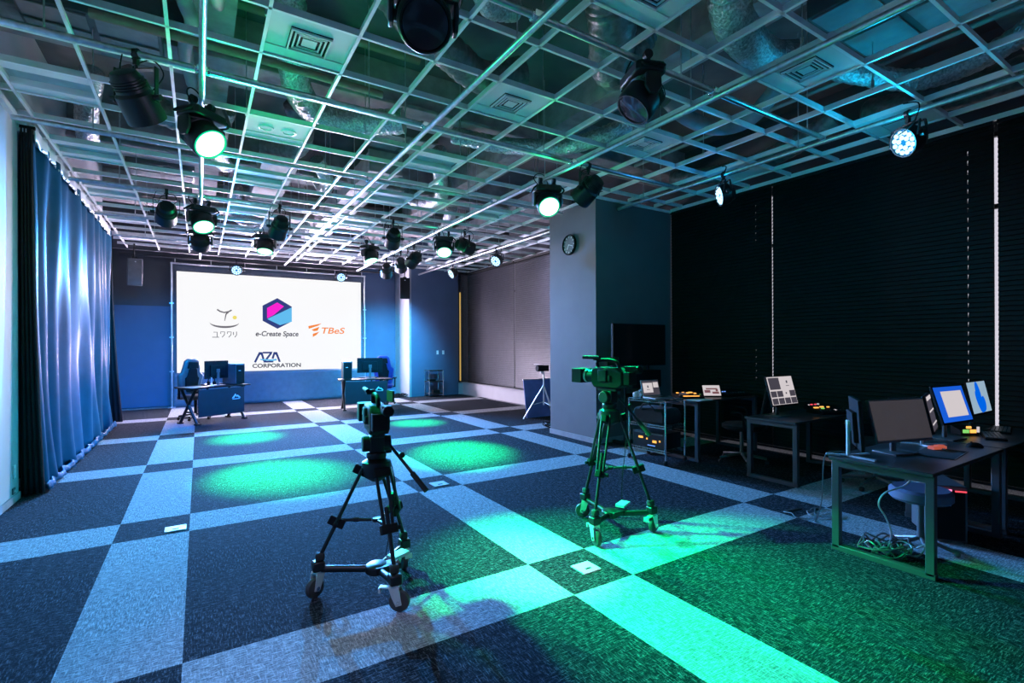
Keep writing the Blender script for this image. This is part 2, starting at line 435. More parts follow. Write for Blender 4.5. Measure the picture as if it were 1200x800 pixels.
# ------------------------------------------------------------------ suspended tee grid
grid = thing('ceiling_grid', 'white metal suspended ceiling grid of square open cells', 'ceiling grid', (2.6, 6.4, ZG))
def gl(x, y, z): return (x - 2.6, y - 6.4, z - ZG)
xs = [1.615 + 0.6 * i for i in range(-5, 9)]
ys = [3.11 + 0.6 * j for j in range(-8, 19)]
def yclip(x): return 14.4
for x in xs:
    segs = [(-1.9, 14.4)] if x < 5.1 else [(-1.9, 5.75), (6.98, 14.4)]
    r = MB()
    for a, b in segs:
        r.box(gl(x, (a + b) / 2, ZG), (0.024, b - a, 0.008)); r.box(gl(x, (a + b) / 2, ZG + 0.026), (0.008, b - a, 0.05))
    r.build('main_rail', RAILW, grid)
for y in ys:
    x1 = 5.13 if 5.76 < y < 6.97 else (6.83 if y < 6 else 7.18)
    r = MB(); a = XL + 0.02
    r.box(gl((a + x1) / 2, y, ZG), (x1 - a, 0.024, 0.008)); r.box(gl((a + x1) / 2, y, ZG + 0.026), (x1 - a, 0.008, 0.05))
    if x1 < 6.0:
        r.box(gl(6.98, y, ZG), (0.36, 0.024, 0.008)) if False else None
    r.build('cross_rail', RAILW, grid)
for i in range(-4, 8, 2):
    for j in range(-2, 18, 3):
        x, y = 1.615 + 0.6 * i, 3.11 + 0.6 * j + 0.18
        if x > 5.1 and 5.6 < y < 7.1: continue
        r = MB(); r.cyl(gl(x, y, ZG + 0.03), gl(x, y, ZS - 0.03), 0.005, n=6)
        r.cyl(gl(x, y, ZG + 0.05), gl(x, y, ZG + 0.12), 0.014, n=8)
        r.build('hanger_rod', STEEL, grid)

# ceiling panels: one cell each, every third cell
def panel(i, j, kind, label):
    x, y = 1.615 + 0.6 * (i + 0.5), 3.11 + 0.6 * (j + 0.5)
    root = thing('ceiling_panel', label, 'ceiling panel', (x, y, ZG + 0.012))
    s = 0.582
    p = MB()
    if kind == 'line':      # two flanges and a sunken trough
        for d in (-1, 1):
            p.box((0, d * 0.215, 0.004), (s, 0.15, 0.012)); p.box((0, d * 0.137, 0.03), (s, 0.008, 0.05))
        p.build('tray', PANELW, root)
        q = MB(); q.box((0, 0, 0.055), (s, 0.275, 0.01)); q.build('trough', PANELG, root)
    else:
        for d in (-1, 1): p.box((0, d * 0.225, 0.004), (s, 0.13, 0.012))
        p.box((0, 0, 0.007), (s, 0.315, 0.006)); p.build('tray', PANELW, root)
        if kind == 'vent':
            q = MB()
            for k in range(3):
                d = 0.075 + k * 0.03; z = -0.002 - k * 0.004
                for a, b, sx, sy in ((0, d, 2 * d + .012, .010), (0, -d, 2 * d + .012, .010), (d, 0, .010, 2 * d), (-d, 0, .010, 2 * d)):
                    q.box((a, b, z), (sx * (1 if sy < .02 else 1), sy, 0.016))
            q.box((0, 0, -0.002), (0.10, 0.10, 0.012)); q.build('diffuser', PANELW, root)
            q = MB(); q.box((0, 0, 0.001), (0.29, 0.29, 0.006)); q.build('diffuser_throat', BLKPL, root)
        if kind == 'rings':
            for d in (-0.11, 0.11):
                q = MB(); q.lathe([(0.075, 0.006), (0.075, -0.006), (0.055, -0.008), (0.05, 0.0)], T(d, 0, 0), 20)
                q.build('speaker_ring', WHITE, root)
        if kind == 'split':
            q = MB(); q.box((0, 0, 0.0025), (0.006, s, 0.004)); q.build('seam', BLKPL, root)
PANELG = mat('ceiling_trough_grey', (0.42, 0.46, 0.47), 0.6)
ORD = ['first', 'second', 'third', 'fourth', 'fifth', 'sixth', 'seventh', 'eighth', 'ninth', 'tenth', 'eleventh', 'twelfth']
kinds = {(-2, 1): 'vent', (1, 1): 'vent', (4, -2): 'vent', (4, 1): 'vent', (1, -2): 'vent', (-2, 4): 'rings',
         (7, -2): 'split', (7, 1): 'split'}
desc = {'vent': 'white ceiling panel with a square air vent', 'line': 'white ceiling panel with a grey sunken trough',
        'rings': 'white ceiling panel with two round rings', 'split': 'plain pale ceiling panel with one seam'}
for ci, i in enumerate((-5, -2, 1, 4, 7)):
    for rj, j in enumerate((-2, 1, 4, 7, 10, 13, 16)):
        if i == 7 and j in (4,): continue
        if i == -5 and j in (-2, 1): continue
        if i == -2 and j == -2: continue
        if i == 7 and j > 4: x_ok = True
        k = kinds.get((i, j), 'line')
        panel(i, j, k, '%s, %s row from the camera, %s from the left wall' % (desc[k], ORD[rj], ORD[ci]))

# ------------------------------------------------------------------ lighting pipes
PIPEY = (2.71, 4.63, 6.52, 8.50, 10.45, 12.3)
PIPEX = (0.03, 1.91, 3.78, 5.58)
def pipe(label, a, b, couplers, rods):
    root = thing('lighting_pipe', label, 'pipe', a)
    l = Vector(b) - Vector(a)
    p = MB(); p.cyl((0, 0, 0), l, 0.0245, n=16); p.build('tube', STEEL, root)
    for c in couplers:
        q = MB(); v = Vector(c) - Vector(a); d = l.normalized()
        q.cyl(v - d * 0.05, v + d * 0.05, 0.034, n=12); q.box(v, (0.075, 0.075, 0.05)); q.build('coupler', CHROME, root, bevel=0.004)
    for c in rods:
        v = Vector(c) - Vector(a); r = MB(); r.cyl(v, v + Vector((0, 0, ZS - a[2] - 0.02)), 0.006, n=6); r.build('hanger_rod', STEEL, root)
for k, y in enumerate(PIPEY):
    x1 = 5.62 if not 5.7 < y < 7.0 else 5.1
    pipe('silver lighting pipe running across the room, %s from the camera' % ORD[k], (-1.50, y, ZP), (x1, y, ZP), [(x, y, ZP) for x in PIPEX[:3]], [(x, y, ZP) for x in (-0.9, 1.35, 3.35, 5.3) if x < x1])
for k, x in enumerate(PIPEX):
    seg = [(-1.8, 14.2)] if k < 3 else [(-1.8, 5.72), (7.0, 14.2)]
    for si, (a, b) in enumerate(seg):
        pipe('silver lighting pipe running the length of the room, %s from the left%s' % (ORD[k], ['', ', beyond the column'][si]),
             (x, a, ZP - 0.053), (x, b, ZP - 0.053), [], [(x, y, ZP - 0.053) for y in (0.4, 2.95, 5.2, 7.3, 9.4, 11.35, 13.4) if a < y < b])

# ------------------------------------------------------------------ things above the grid
def flex(label, pts, r, m, ribs=True, name='flexible_duct'):
    P = smooth_path(pts, 14); out = []; rad = []
    L_ = 0
    for i in range(len(P) - 1):
        d = (P[i + 1] - P[i]).length; n = max(1, int(d / 0.022))
        for k in range(n): out.append(P[i].lerp(P[i + 1], k / n))
    rad = [r * (1.0 if (i % 3) else 0.93) if ribs else r for i in range(len(out))]
    rad = [q * random.uniform(0.975, 1.02) for q in rad] if ribs else rad
    b = MB(); b.tube(out, r, 16, rad)
    return tag(b.build(name, m, sharp=60), label, 'duct')
flex('foil flexible duct bending sideways above the second pipe', [(0.70, 4.9, 4.75), (0.78, 5.2, 4.45), (0.88, 5.6, 4.22), (1.15, 5.95, 4.16), (1.6, 6.0, 4.18), (2.1, 5.7, 4.2)], 0.15, FOIL)
flex('large dark flexible duct hanging left of the big ceiling vent', [(2.75, 3.0, 4.68), (3.15, 3.3, 4.42), (3.38, 3.55, 4.26), (3.58, 3.65, 4.34), (3.70, 3.50, 4.65)], 0.22, DUCTDK)
flex('dark flexible duct beside the big ceiling vent with a foil sheen', [(3.3, 2.2, 4.6), (3.7, 2.5, 4.30), (4.1, 2.65, 4.26), (4.6, 2.72, 4.25), (4.92, 2.65, 4.30)], 0.17, FOIL)
flex('foil flexible duct sagging near the upper right picture corner', [(5.1, 2.5, 4.22), (5.5, 2.25, 4.12), (5.85, 2.0, 4.06), (6.05, 1.7, 4.10), (6.1, 1.35, 4.2), (6.0, 0.9, 4.4)], 0.10, FOIL)
flex('wide grey flexible duct along the right wall above the near blue lamp', [(6.62, 2.7, 4.2), (6.55, 2.2, 4.10), (6.6, 1.7, 4.08), (6.62, 1.1, 4.10), (6.6, 0.4, 4.2)], 0.16, DUCTDK)
flex('grey sagging flexible duct above the smaller right hand blue lamp', [(6.5, 5.4, 4.2), (6.45, 4.8, 4.05), (6.5, 4.1, 4.0), (6.45, 3.5, 4.05), (6.4, 2.9, 4.2)], 0.13, DUCTDK)
flex('bare metal elbow duct near the right side of the grid', [(4.55, 3.85, 4.3), (4.75, 3.8, 4.16), (5.1, 3.75, 4.1), (5.35, 3.6, 4.1), (5.4, 3.35, 4.15), (5.3, 3.0, 4.3)], 0.09, GALV, False)
flex('long foil duct crossing above the fourth lengthwise panels', [(2.9, 6.1, 4.35), (3.5, 5.7, 4.2), (4.0, 5.15, 4.1), (4.25, 4.7, 4.12), (4.7, 4.35, 4.35)], 0.11, FOIL)
flex('dark crinkled duct above the large unlit lamp', [(1.2, 4.0, 4.6), (1.6, 4.2, 4.42), (2.1, 4.45, 4.38), (2.6, 4.7, 4.4), (3.1, 4.7, 4.6)], 0.17, DUCTDK)
flex('silver crinkled duct at the top of the picture right of the large unlit lamp', [(1.3, 2.9, 4.5), (1.7, 3.2, 4.3), (2.0, 3.5, 4.28), (2.3, 3.6, 4.4)], 0.10, FOIL)
flex('foil duct hanging above the left curtain', [(-1.0, 7.2, 4.6), (-1.12, 7.7, 4.3), (-1.2, 8.4, 4.18), (-1.2, 9.0, 4.25), (-1.2, 9.4, 4.5)], 0.12, FOIL)
flex('foil duct running away above the first lengthwise pipe', [(0.30, 7.2, 4.5), (0.22, 7.6, 4.3), (0.25, 8.1, 4.2), (0.35, 8.6, 4.25), (0.45, 9.0, 4.5)], 0.12, FOIL)
flex('dark duct bend left of the first green lamp', [(-0.7, 6.6, 4.4), (-0.45, 6.8, 4.2), (-0.1, 6.9, 4.15), (0.3, 6.8, 4.25)], 0.15, DUCTDK)
flex('foil duct zigzag above the middle lengthwise pipe', [(1.55, 8.1, 4.4), (1.75, 8.4, 4.2), (1.80, 8.8, 4.15), (1.75, 9.05, 4.4)], 0.11, FOIL)
flex('silver duct bend right of the middle lengthwise pipe', [(3.1, 7.0, 4.5), (3.35, 7.5, 4.2), (3.6, 8.1, 4.12), (3.5, 8.8, 4.2), (3.3, 9.2, 4.5)], 0.12, FOIL)
flex('foil duct above the far pillar', [(4.5, 9.5, 4.4), (4.7, 10.2, 4.2), (4.9, 11.0, 4.15), (5.2, 11.7, 4.3)], 0.13, FOIL)
flex('foil duct high over the LED screen', [(0.60, 10.7, 4.5), (0.66, 11.25, 4.12), (1.2, 11.55, 4.06), (1.8, 11.7, 4.07), (2.05, 11.8, 4.2)], 0.13, FOIL)
flex('grey curved duct behind the third cross pipe', [(1.0, 6.6, 4.5), (1.15, 6.9, 4.3), (1.1, 7.3, 4.2), (0.8, 7.7, 4.3)], 0.14, DUCTDK)
flex('greenish bent drain pipe near the top left beside the first lengthwise pipe', [(-0.16, 4.4, 4.6), (-0.1, 4.8, 4.35), (-0.04, 5.1, 4.3), (-0.1, 5.6, 4.32), (-0.05, 6.4, 4.35)], 0.06, PVCG, False, 'drain_pipe')
flex('second bent drain pipe next to the greenish one at the top left', [(0.16, 4.3, 4.6), (0.13, 4.6, 4.38), (0.14, 4.9, 4.42)], 0.06, PVCG, False, 'drain_pipe')
flex('tan lagged water pipe crossing above the second cross pipe', [(-0.7, 4.9, 4.05), (0.4, 4.9, 4.05), (1.6, 4.95, 4.05)], 0.035, TAN, False, 'water_pipe')
flex('second tan lagged pipe higher above the large dark left can lamp', [(-1.3, 5.45, 4.82), (0.8, 5.45, 4.82), (2.2, 5.45, 4.82)], 0.05, TAN, False, 'water_pipe')
flex('thin grey conduit running lengthwise above the right hand vents', [(5.80, -1.0, 4.32), (5.80, 2.2, 4.32), (5.80, 5.6, 4.32)], 0.025, PVCG, False, 'conduit')
for k, (x, y0, y1, z, lab) in enumerate(((2.5, 7.7, 13.8, 4.40, 'long grey rectangular duct right of the middle pipe'), (1.05, 8.2, 13.6, 4.4, 'long grey rectangular duct left of the middle pipe'),
                                  (5.85, 7.6, 13.4, 4.4, 'long grey rectangular duct beyond the column'))):
    b = MB(); b.box((x, (y0 + y1) / 2, z), (0.5, y1 - y0, 0.3))
    yy = y0
    while yy < y1: b.box((x, yy, z), (0.54, 0.04, 0.34)); yy += 1.1
    tag(b.build('rectangular_duct', GALV, bevel=0.004), lab, 'duct')
# air handling boxes
def plenum(label, c, s):
    root = thing('air_handling_box', label, 'air unit', (c[0], c[1], c[2] - s[2] / 2))
    b = MB(); b.box((0, 0, s[2] / 2 + 0.01), s); b.build('casing', GREYPL, root, bevel=0.008)
    for sx in (-1, 1):
        for sy in (-1, 1): b = MB(); b.box((sx * s[0] / 4, sy * s[1] / 4, 0.0), (s[0] / 2 - 0.06, s[1] / 2 - 0.06, 0.012)); b.build('access_panel', GREYPL2, root)
    for sx in (-1, 1):
        for sy in (-1, 1): b = MB(); b.cyl((sx * (s[0] / 2 - 0.03), sy * (s[1] / 2 - 0.03), s[2]), (sx * (s[0] / 2 - 0.03), sy * (s[1] / 2 - 0.03), ZS - c[2] + s[2] / 2 - 0.02), 0.006, n=6); b.build('hanger_rod', STEEL, root)
GREYPL2 = mat('air_unit_panel', (0.26, 0.26, 0.27), 0.55)
plenum('grey air handling box with four square panels in the upper right corner', (4.96, 1.78, 4.45), (1.12, 0.95, 0.35))
plenum('pale air handling box above the left front cells', (-0.78, 5.75, 4.5), (1.0, 0.55, 0.35))
plenum('air handling box above the middle of the room', (2.6, 7.2, 4.68), (0.9, 0.6, 0.3))
plenum('air handling box far back above the stage', (3.6, 11.9, 4.5), (1.2, 0.7, 0.35))
plenum('air handling box over the left rear cells', (-0.5, 9.9, 4.5), (0.9, 0.7, 0.3))

# ------------------------------------------------------------------ stage lamps
def shine(head_loc, target, beam, off):
    if not beam: return
    c, w_, ang, bl, sp = BEAM[beam]
    d = (Vector(target) - Vector(head_loc)).normalized(); p = Vector(head_loc) + d * off
    spot('stage_beam', p, Vector(target), c, w_, ang, bl, 0.015 if off < 0.1 else 0.09)
    if sp: fill(p + d * 0.10, c, sp * FILL)
def cable_loop(root, pts, r=0.006):
    b = MB(); b.tube(smooth_path(pts, 6), r, 6); b.build('power_cable', BLKPL, root)
def clamp(root, x, d=0.0):
    b = MB(); b.lathe([(0.036, -0.02), (0.036, 0.02)], T(x, 0, 0) @ RY(PI / 2), 12)
    b.box((x, 0, -0.05), (0.03, 0.03, 0.07)); b.cyl((x - 0.03, 0.0, -0.035), (x + 0.03, 0, -0.035), 0.008, n=8)
    b.build('clamp', BLACK, root)
def moving_head(label, loc, target, lit=None, rim=None, s=1.0, beam=None):
    shine(Vector(loc) + Vector((0, 0, -0.28 * s)), target, beam, 0.17 * s)
    v = Vector(target) - (Vector(loc) + Vector((0, 0, -0.30)))
    rz = math.atan2(v.y, v.x) - PI / 2; tilt = math.atan2(math.hypot(v.x, v.y), -v.z)
    root = thing('moving_head_lamp', label, 'stage light', loc, rz, 'moving head stage lights'); root.scale = (s, s, s)
    for d in (-0.09, 0.09): clamp(root, d)
    b = MB(); b.prism([(-.17, -.09), (-.14, -.12), (.14, -.12), (.17, -.09), (.17, .09), (.14, .12), (-.14, .12), (-.17, .09)], 0.075, T(0, 0, -0.155))
    base = b.build('base', BLACK, root, bevel=0.012)
    for d in (-1, 1):
        h = MB(); h.tube(smooth_path([(d * .165, -.08, -.10), (d * .205, -.07, -.135), (d * .205, .07, -.135), (d * .165, .08, -.10)], 5), 0.011, 8); h.build('handle', BLKPL, base)
    h = MB(); h.box((0, -0.121, -0.118), (0.07, 0.006, 0.035)); h.build('display', LEDBD, base)
    y = MB(); y.cyl((0, 0, -0.150), (0, 0, -0.185), 0.09, n=20)
    y.prism([(-.19, -.05), (.19, -.05), (.19, .05), (-.19, .05)], 0.022, T(0, 0, -0.192))
    for d in (-1, 1):
        y.prism([(-.06, 0), (.06, 0), (.065, -.10), (.03, -.155), (-.03, -.155), (-.065, -.10)], 0.028,
                T(d * .176 - .014, 0, -0.18) @ Matrix(((0, 0, 1, 0), (1, 0, 0, 0), (0, 1, 0, 0), (0, 0, 0, 1))))
    y.build('yoke', BLACK, root, bevel=0.008)
    H = MB()   # head: barrel pointing down its local -Z
    H.lathe([(0.05, 0.135), (0.10, 0.125), (0.135, 0.08), (0.145, 0.0), (0.150, -0.08), (0.146, -0.115), (0.135, -0.128), (0.126, -0.118)], None, 28)
    for k in range(5): H.lathe([(0.141, 0.02 + k * 0.016), (0.148, 0.024 + k * 0.016), (0.141, 0.028 + k * 0.016)], None, 28, False)
    H.cyl((-0.165, 0, 0), (0.165, 0, 0), 0.03, n=14)
    head = H.build('head', BLACK, root, loc=(0, 0, -0.28), rot=(tilt, 0, 0))
    q = MB(); q.lathe([(0.126, -0.119), (0.122, -0.127), (0.06, -0.135), (0.0, -0.137)], None, 28, False); q.build('lens', lit or LENSOFF, head)
    q = MB(); q.lathe([(0.138, -0.128), (0.138, -0.134), (0.127, -0.134), (0.127, -0.128)], None, 28, False); q.build('lens_ring', rim or BLKPL, head)
    cable_loop(root, [(0.12, 0.05, -0.09), (0.19, 0.05, 0.0), (0.14, 0.03, 0.07), (0.05, 0.02, 0.06), (0.0, 0.06, -0.08)])
    return root
LEDBD = mat('lamp_display', (0.02, 0.03, 0.08), 0.3, emit=(0.05, 0.2, 0.8), estr=0.35)

def par_can(label, loc, target, drop=0.30, s=1.0, beam=None):
    shine(Vector(loc) + Vector((0, 0, -drop)), target, beam, 0.20)
    v = Vector(target) - (Vector(loc) + Vector((0, 0, -drop)))
    rz = math.atan2(v.y, v.x) - PI / 2; tilt = math.atan2(math.hypot(v.x, v.y), -v.z)
    root = thing('can_lamp', label, 'stage light', loc, rz, 'dark can stage lights'); root.scale = (s, s, s)
    clamp(root, 0)
    y = MB(); w_ = 0.155
    y.cyl((0, 0, -0.06), (0, 0, -0.115), 0.012, n=8); y.box((0, 0, -0.12), (2 * w_, 0.035, 0.008))
    for d in (-1, 1):
        y.box((d * w_, 0, (-0.12 - drop) / 2 - 0.01), (0.008, 0.035, drop - 0.12 + 0.05))
        y.cyl((d * (w_ - .02), 0, -drop), (d * (w_ + .035), 0, -drop), 0.022, n=10)
    y.build('yoke', BLACK, root)
    H = MB(); H.lathe([(0.04, 0.19), (0.085, 0.18), (0.105, 0.13), (0.108, 0.05), (0.128, 0.03), (0.135, -0.12), (0.135, -0.165), (0.118, -0.165), (0.112, -0.13)], None, 20)
    for k in range(4): H.lathe([(0.106, 0.07 + k * 0.018), (0.114, 0.074 + k * 0.018), (0.106, 0.078 + k * 0.018)], None, 20, False)
    H.box((0, 0.115, 0.03), (0.1, 0.05, 0.12))
    can = H.build('can', BLACK, root, loc=(0, 0, -drop), rot=(tilt, 0, 0))
    q = MB(); q.lathe([(0.117, -0.140), (0.06, -0.150), (0.0, -0.152)], None, 20, False); q.build('lens', LENSB if beam else LENSOFF, can)
    cable_loop(root, [(0.02, 0.12, -drop + 0.1), (0.12, 0.12, -0.10), (0.08, 0.06, -0.02), (-0.05, 0.05, -0.06), (-0.10, 0.04, -0.16), (-0.14, 0.02, -0.10), (-0.10, 0.0, 0.03)], 0.005)
    return root

def led_par(label, loc, target, drop=0.26, s=1.0, beam=None):
    shine(Vector(loc) + Vector((0, 0, -drop)), target, beam, 0.09)
    v = Vector(target) - (Vector(loc) + Vector((0, 0, -drop)))
    rz = math.atan2(v.y, v.x) - PI / 2; tilt = math.atan2(math.hypot(v.x, v.y), -v.z)
    root = thing('led_par_lamp', label, 'stage light', loc, rz, 'blue lit LED par stage lights'); root.scale = (s, s, s)
    clamp(root, 0)
    y = MB(); y.cyl((0, 0, -0.06), (0, 0, -0.10), 0.012, n=8)
    for o in (-0.03, 0.03):
        y.tube(smooth_path([(-.15, o * 1.5, -drop), (-.15, o, -.14), (-.12, o * .8, -.11), (.12, o * .8, -.11), (.15, o, -.14), (.15, o * 1.5, -drop)], 5), 0.011, 8)
    for d in (-1, 1): y.cyl((d * .125, 0, -drop), (d * .18, 0, -drop), 0.024, n=10)
    y.build('yoke', BLACK, root)
    H = MB(); H.lathe([(0.05, 0.12), (0.09, 0.115), (0.11, 0.07), (0.13, 0.05), (0.135, -0.04), (0.132, -0.06), (0.122, -0.06), (0.118, -0.045)], None, 24)
    house = H.build('housing', BLACK, root, loc=(0, 0, -drop), rot=(tilt, 0, 0))
    q = MB(); q.lathe([(0.119, -0.044), (0.118, -0.046)], None, 24, True); q.build('front_plate', LENSBRIM, house)
    for n, rr in ((6, 0.048), (12, 0.092)):
        for k in range(n):
            a = 2 * PI * (k + 0.5 * (n == 6)) / n; q = MB(); q.lathe([(0.021, -0.046), (0.021, -0.056), (0.012, -0.062)], T(rr * math.cos(a), rr * math.sin(a), 0), 12)
            q.build('led', LENSB, house)
    cable_loop(root, [(0.0, 0.10, -drop + 0.05), (-0.12, 0.08, -0.16), (-0.16, 0.05, -0.05), (-0.10, 0.0, 0.06), (0.05, 0.0, 0.12)], 0.006)
    return root

ZH = ZP - 0.053   # lamps on the lengthwise pipes hang a little lower
moving_head('green lit moving head lamp nearest the camera on the first lengthwise pipe', (0.03, 5.15, ZH), (2.4, 2.5, 0), LENSG, LENSGRIM, beam='green_near')
moving_head('green lit moving head lamp further along the first lengthwise pipe', (0.04, 8.62, ZH), (0.80, 6.50, 0), LENSG, LENSGRIM, beam='green_left')
moving_head('green lit moving head lamp hanging just left of the grey column', (3.83, 5.22, ZH), (2.55, 1.75, 0), LENSG, LENSGRIM, beam='green_column')
moving_head('green lit moving head lamp far back, left of the amber light line', (3.93, 8.66, ZH), (3.15, 6.40, 0), LENSG, LENSGRIM, beam='green_back')
moving_head('small teal moving head lamp above the left part of the LED screen', (1.07, 10.45, ZP), (0.68, 9.35, 0), LENSG, LENSGRIM, beam='teal_left')
moving_head('small teal moving head lamp above the right part of the LED screen', (3.05, 10.45, ZP), (3.6, 9.3, 0), LENSG, LENSGRIM, beam='teal_right')
moving_head('unlit moving head lamp tilted down on the nearest cross pipe, top right of centre', (2.90, 2.71, ZP), (1.6, 3.2, 1.6))
moving_head('large unlit moving head lamp cut by the top picture edge', (1.11, 2.72, ZP), (0.75, 1.4, 2.2), s=1.05)
moving_head('dark moving head lamp half hidden below the second green lamp', (0.03, 10.43, ZH), (0.5, 14.0, 0.8))
par_can('large dark can lamp in the upper left, hanging from the second cross pipe', (-0.39, 4.63, ZP), (0.8, 6.4, 1.2), 0.33)
par_can('dark can lamp near the curtain, left of the second green lamp', (-0.38, 8.50, ZP), (-0.9, 15.3, 0.9), 0.31, beam='can_curtain')
par_can('dark can lamp just right of the green lamp by the column', (4.02, 4.63, ZP), (3.3, 9.0, 0.8), 0.30)
par_can('dark can lamp above the screen between the green and teal lamps on the left', (1.07, 8.50, ZP), (0.4, 12.2, 0.4), 0.33, beam='can_mid')
par_can('dark can lamp above the right teal moving head', (2.89, 8.50, ZP), (3.6, 13.0, 0.6), 0.30, beam='can_teal')
par_can('dark can lamp close behind the green lamp far back', (4.29, 8.50, ZP), (7.05, 8.9, 2.9), 0.30, beam='can_blind')
par_can('dark can lamp furthest left of the three in a slanting row far back', (3.83, 11.76, ZH), (5.0, 15.3, 0.9), 0.32, beam='can_teal')
par_can('dark can lamp in the middle of the three in a slanting row far back', (3.83, 10.75, ZH), (5.3, 14.6, 1.6), 0.32, beam='can_pillar')
par_can('dark can lamp furthest right of the three in a slanting row far back', (3.83, 9.95, ZH), (2.6, 15.0, 0.3), 0.32, beam='can_row')
led_par('blue lit LED par hanging at the upper right, nearest the camera', (5.58, 1.95, ZH), (-1.5, 5.7, 0.2), 0.25, beam='par_near')
led_par('blue lit LED par on the right hand pipe before the grey column', (5.58, 3.87, ZH), (-1.5, 9.4, 1.2), 0.25, beam='par_mid')
led_par('blue lit LED par beyond the column, the closer one to it', (5.58, 9.50, ZH), (0.6, 7.2, 0.0), 0.25, beam='par_far')
led_par('blue lit LED par beyond the column, the further one by the pillar', (5.58, 11.76, ZH), (-0.5, 11.6, 0.3), 0.25, beam='par_last')
led_par('blue lit LED par over the left part of the screen top', (0.83, 14.72, 3.72), (0.2, 5.0, 0.0), 0.22, beam='par_stage')
led_par('blue lit LED par over the right part of the screen top', (3.46, 14.72, 3.72), (2.6, 5.5, 0.0), 0.22, beam='par_stage')

# ------------------------------------------------------------------ LED wall and truss frame
SY = 15.0
led = thing('led_screen', 'large bright white LED wall showing four company logos', 'screen', (1.82, SY, 0))
def sl_(x, z, y=0.0): return (x - 1.82, y, z)
b = MB(); b.box(sl_(1.815, 2.13, 0.06), (4.58, 0.08, 2.57)); b.build('cabinet', BLACK, led)
b = MB(); b.box(sl_(1.815, 2.13, 0.01), (4.57, 0.02, 2.56)); b.build('display', SCREENM, led)
FLIPY = Matrix(((1, 0, 0, 0), (0, 0, -1, 0), (0, 1, 0, 0), (0, 0, 0, 1)))     # XY -> XZ, extrude towards -Y
def ink(name, polys, m, lift=0.002):
    b = MB()
    for p in polys: b.prism([(x - 1.82, z) for x, z in p], 0.002, T(0, -lift, 0) @ FLIPY)
    return b.build(name, m, led)
def stroke(pts, w0, w1=None):
    w1 = w0 if w1 is None else w1; n = len(pts); left = []; right = []
    for i, p in enumerate(pts):
        a = Vector(pts[max(i - 1, 0)]); c = Vector(pts[min(i + 1, n - 1)]); d = (c - a).normalized()
        nn = Vector((-d.y, d.x)); ww = (w0 + (w1 - w0) * i / max(n - 1, 1)) / 2
        left.append(tuple(Vector(p) + nn * ww)); right.append(tuple(Vector(p) - nn * ww))
    return left + right[::-1]
def words(name, s, x, z, h, m, width=None, shear=0.0, bold=0.0):
    cu = bpy.data.curves.new(name, 'FONT'); cu.body = s; cu.size = h * 1.38; cu.shear = shear; cu.offset = bold; cu.extrude = 0.001
    tmp = bpy.data.objects.new('tmp', cu); COL.objects.link(tmp)
    bpy.context.view_layer.update()
    me = bpy.data.meshes.new_from_object(tmp.evaluated_get(bpy.context.evaluated_depsgraph_get()))
    bpy.data.objects.remove(tmp)
    xs_ = [v.co.x for v in me.vertices]; k = (width / (max(xs_) - min(xs_))) if width else 1.0
    M = T(x - 1.82, -0.004, z) @ FLIPY @ Matrix.Diagonal((k, 1, 1, 1)) @ T(-min(xs_), 0, 0)
    me.transform(M); me.materials.clear(); me.materials.append(m)
    o = bpy.data.objects.new(name, me); COL.objects.link(o); o.parent = led; return o
ink('hexagon_emblem', [[(1.825, 2.84), (2.19, 2.62), (2.19, 2.21), (1.825, 2.0), (1.46, 2.21), (1.46, 2.62)]], INKN)
ink('emblem_facet', [[(1.82, 2.72), (1.99, 2.62), (1.74, 2.38), (1.57, 2.28), (1.57, 2.56)]], INKP, 0.005)
ink('emblem_facet', [[(2.19, 2.60), (2.19, 2.20), (1.89, 2.10), (1.57, 2.26)]], INKC, 0.005)
words('lettering', 'e-Create Space', 1.29, 1.80, 0.135, INKK, 1.07, 0.18, 0.004)
words('lettering', 'TBeS', 2.98, 1.88, 0.18, INKO, 0.65, 0.2, 0.003)
ink('winged_mark', [[(2.62, 2.085), (2.98, 2.17), (2.88, 2.10), (2.635, 2.01)], [(2.71, 1.985), (2.92, 2.07), (2.87, 1.96), (2.77, 1.945)],
                  [(2.74, 1.87), (2.92, 1.93), (2.84, 1.84), (2.74, 1.78)]], INKO)
ink('smile_mark', [[(0.565 + 0.335 * math.sin(t), 2.15 - 0.15 * math.cos(t)) for t in [PI / 2 * (k / 12 - 1) for k in range(25)]]
                   + [(0.565 + 0.335 * math.sin(t), 2.15 - 0.098 * math.cos(t)) for t in [PI / 2 * (1 - k / 12) for k in range(1, 24)]],
                   stroke([(0.40, 2.48), (0.47, 2.43), (0.56, 2.405), (0.66, 2.43), (0.73, 2.475)], 0.035),
                   stroke([(0.65, 2.42), (0.60, 2.36), (0.57, 2.19)], 0.045, 0.015)], INKG)
ink('dot_mark', [[(0.80 + 0.05 * math.cos(a * PI / 8), 2.28 + 0.05 * math.sin(a * PI / 8)) for a in range(16)]], INKY)
kz = 1.76
ink('lettering', [stroke([(0.32, kz + .13), (0.40, kz + .13), (0.40, kz + .01)], .016), stroke([(0.29, kz), (0.44, kz)], .016),
                  stroke([(0.48, kz + .09), (0.48, kz + .14), (0.57, kz + .14), (0.56, kz + .06), (0.51, kz)], .016),
                  stroke([(0.63, kz + .09), (0.63, kz + .14), (0.72, kz + .14), (0.71, kz + .06), (0.66, kz)], .016),
                  stroke([(0.77, kz + .14), (0.77, kz + .06)], .016), stroke([(0.84, kz + .15), (0.84, kz + .06), (0.80, kz)], .016)], INKK)
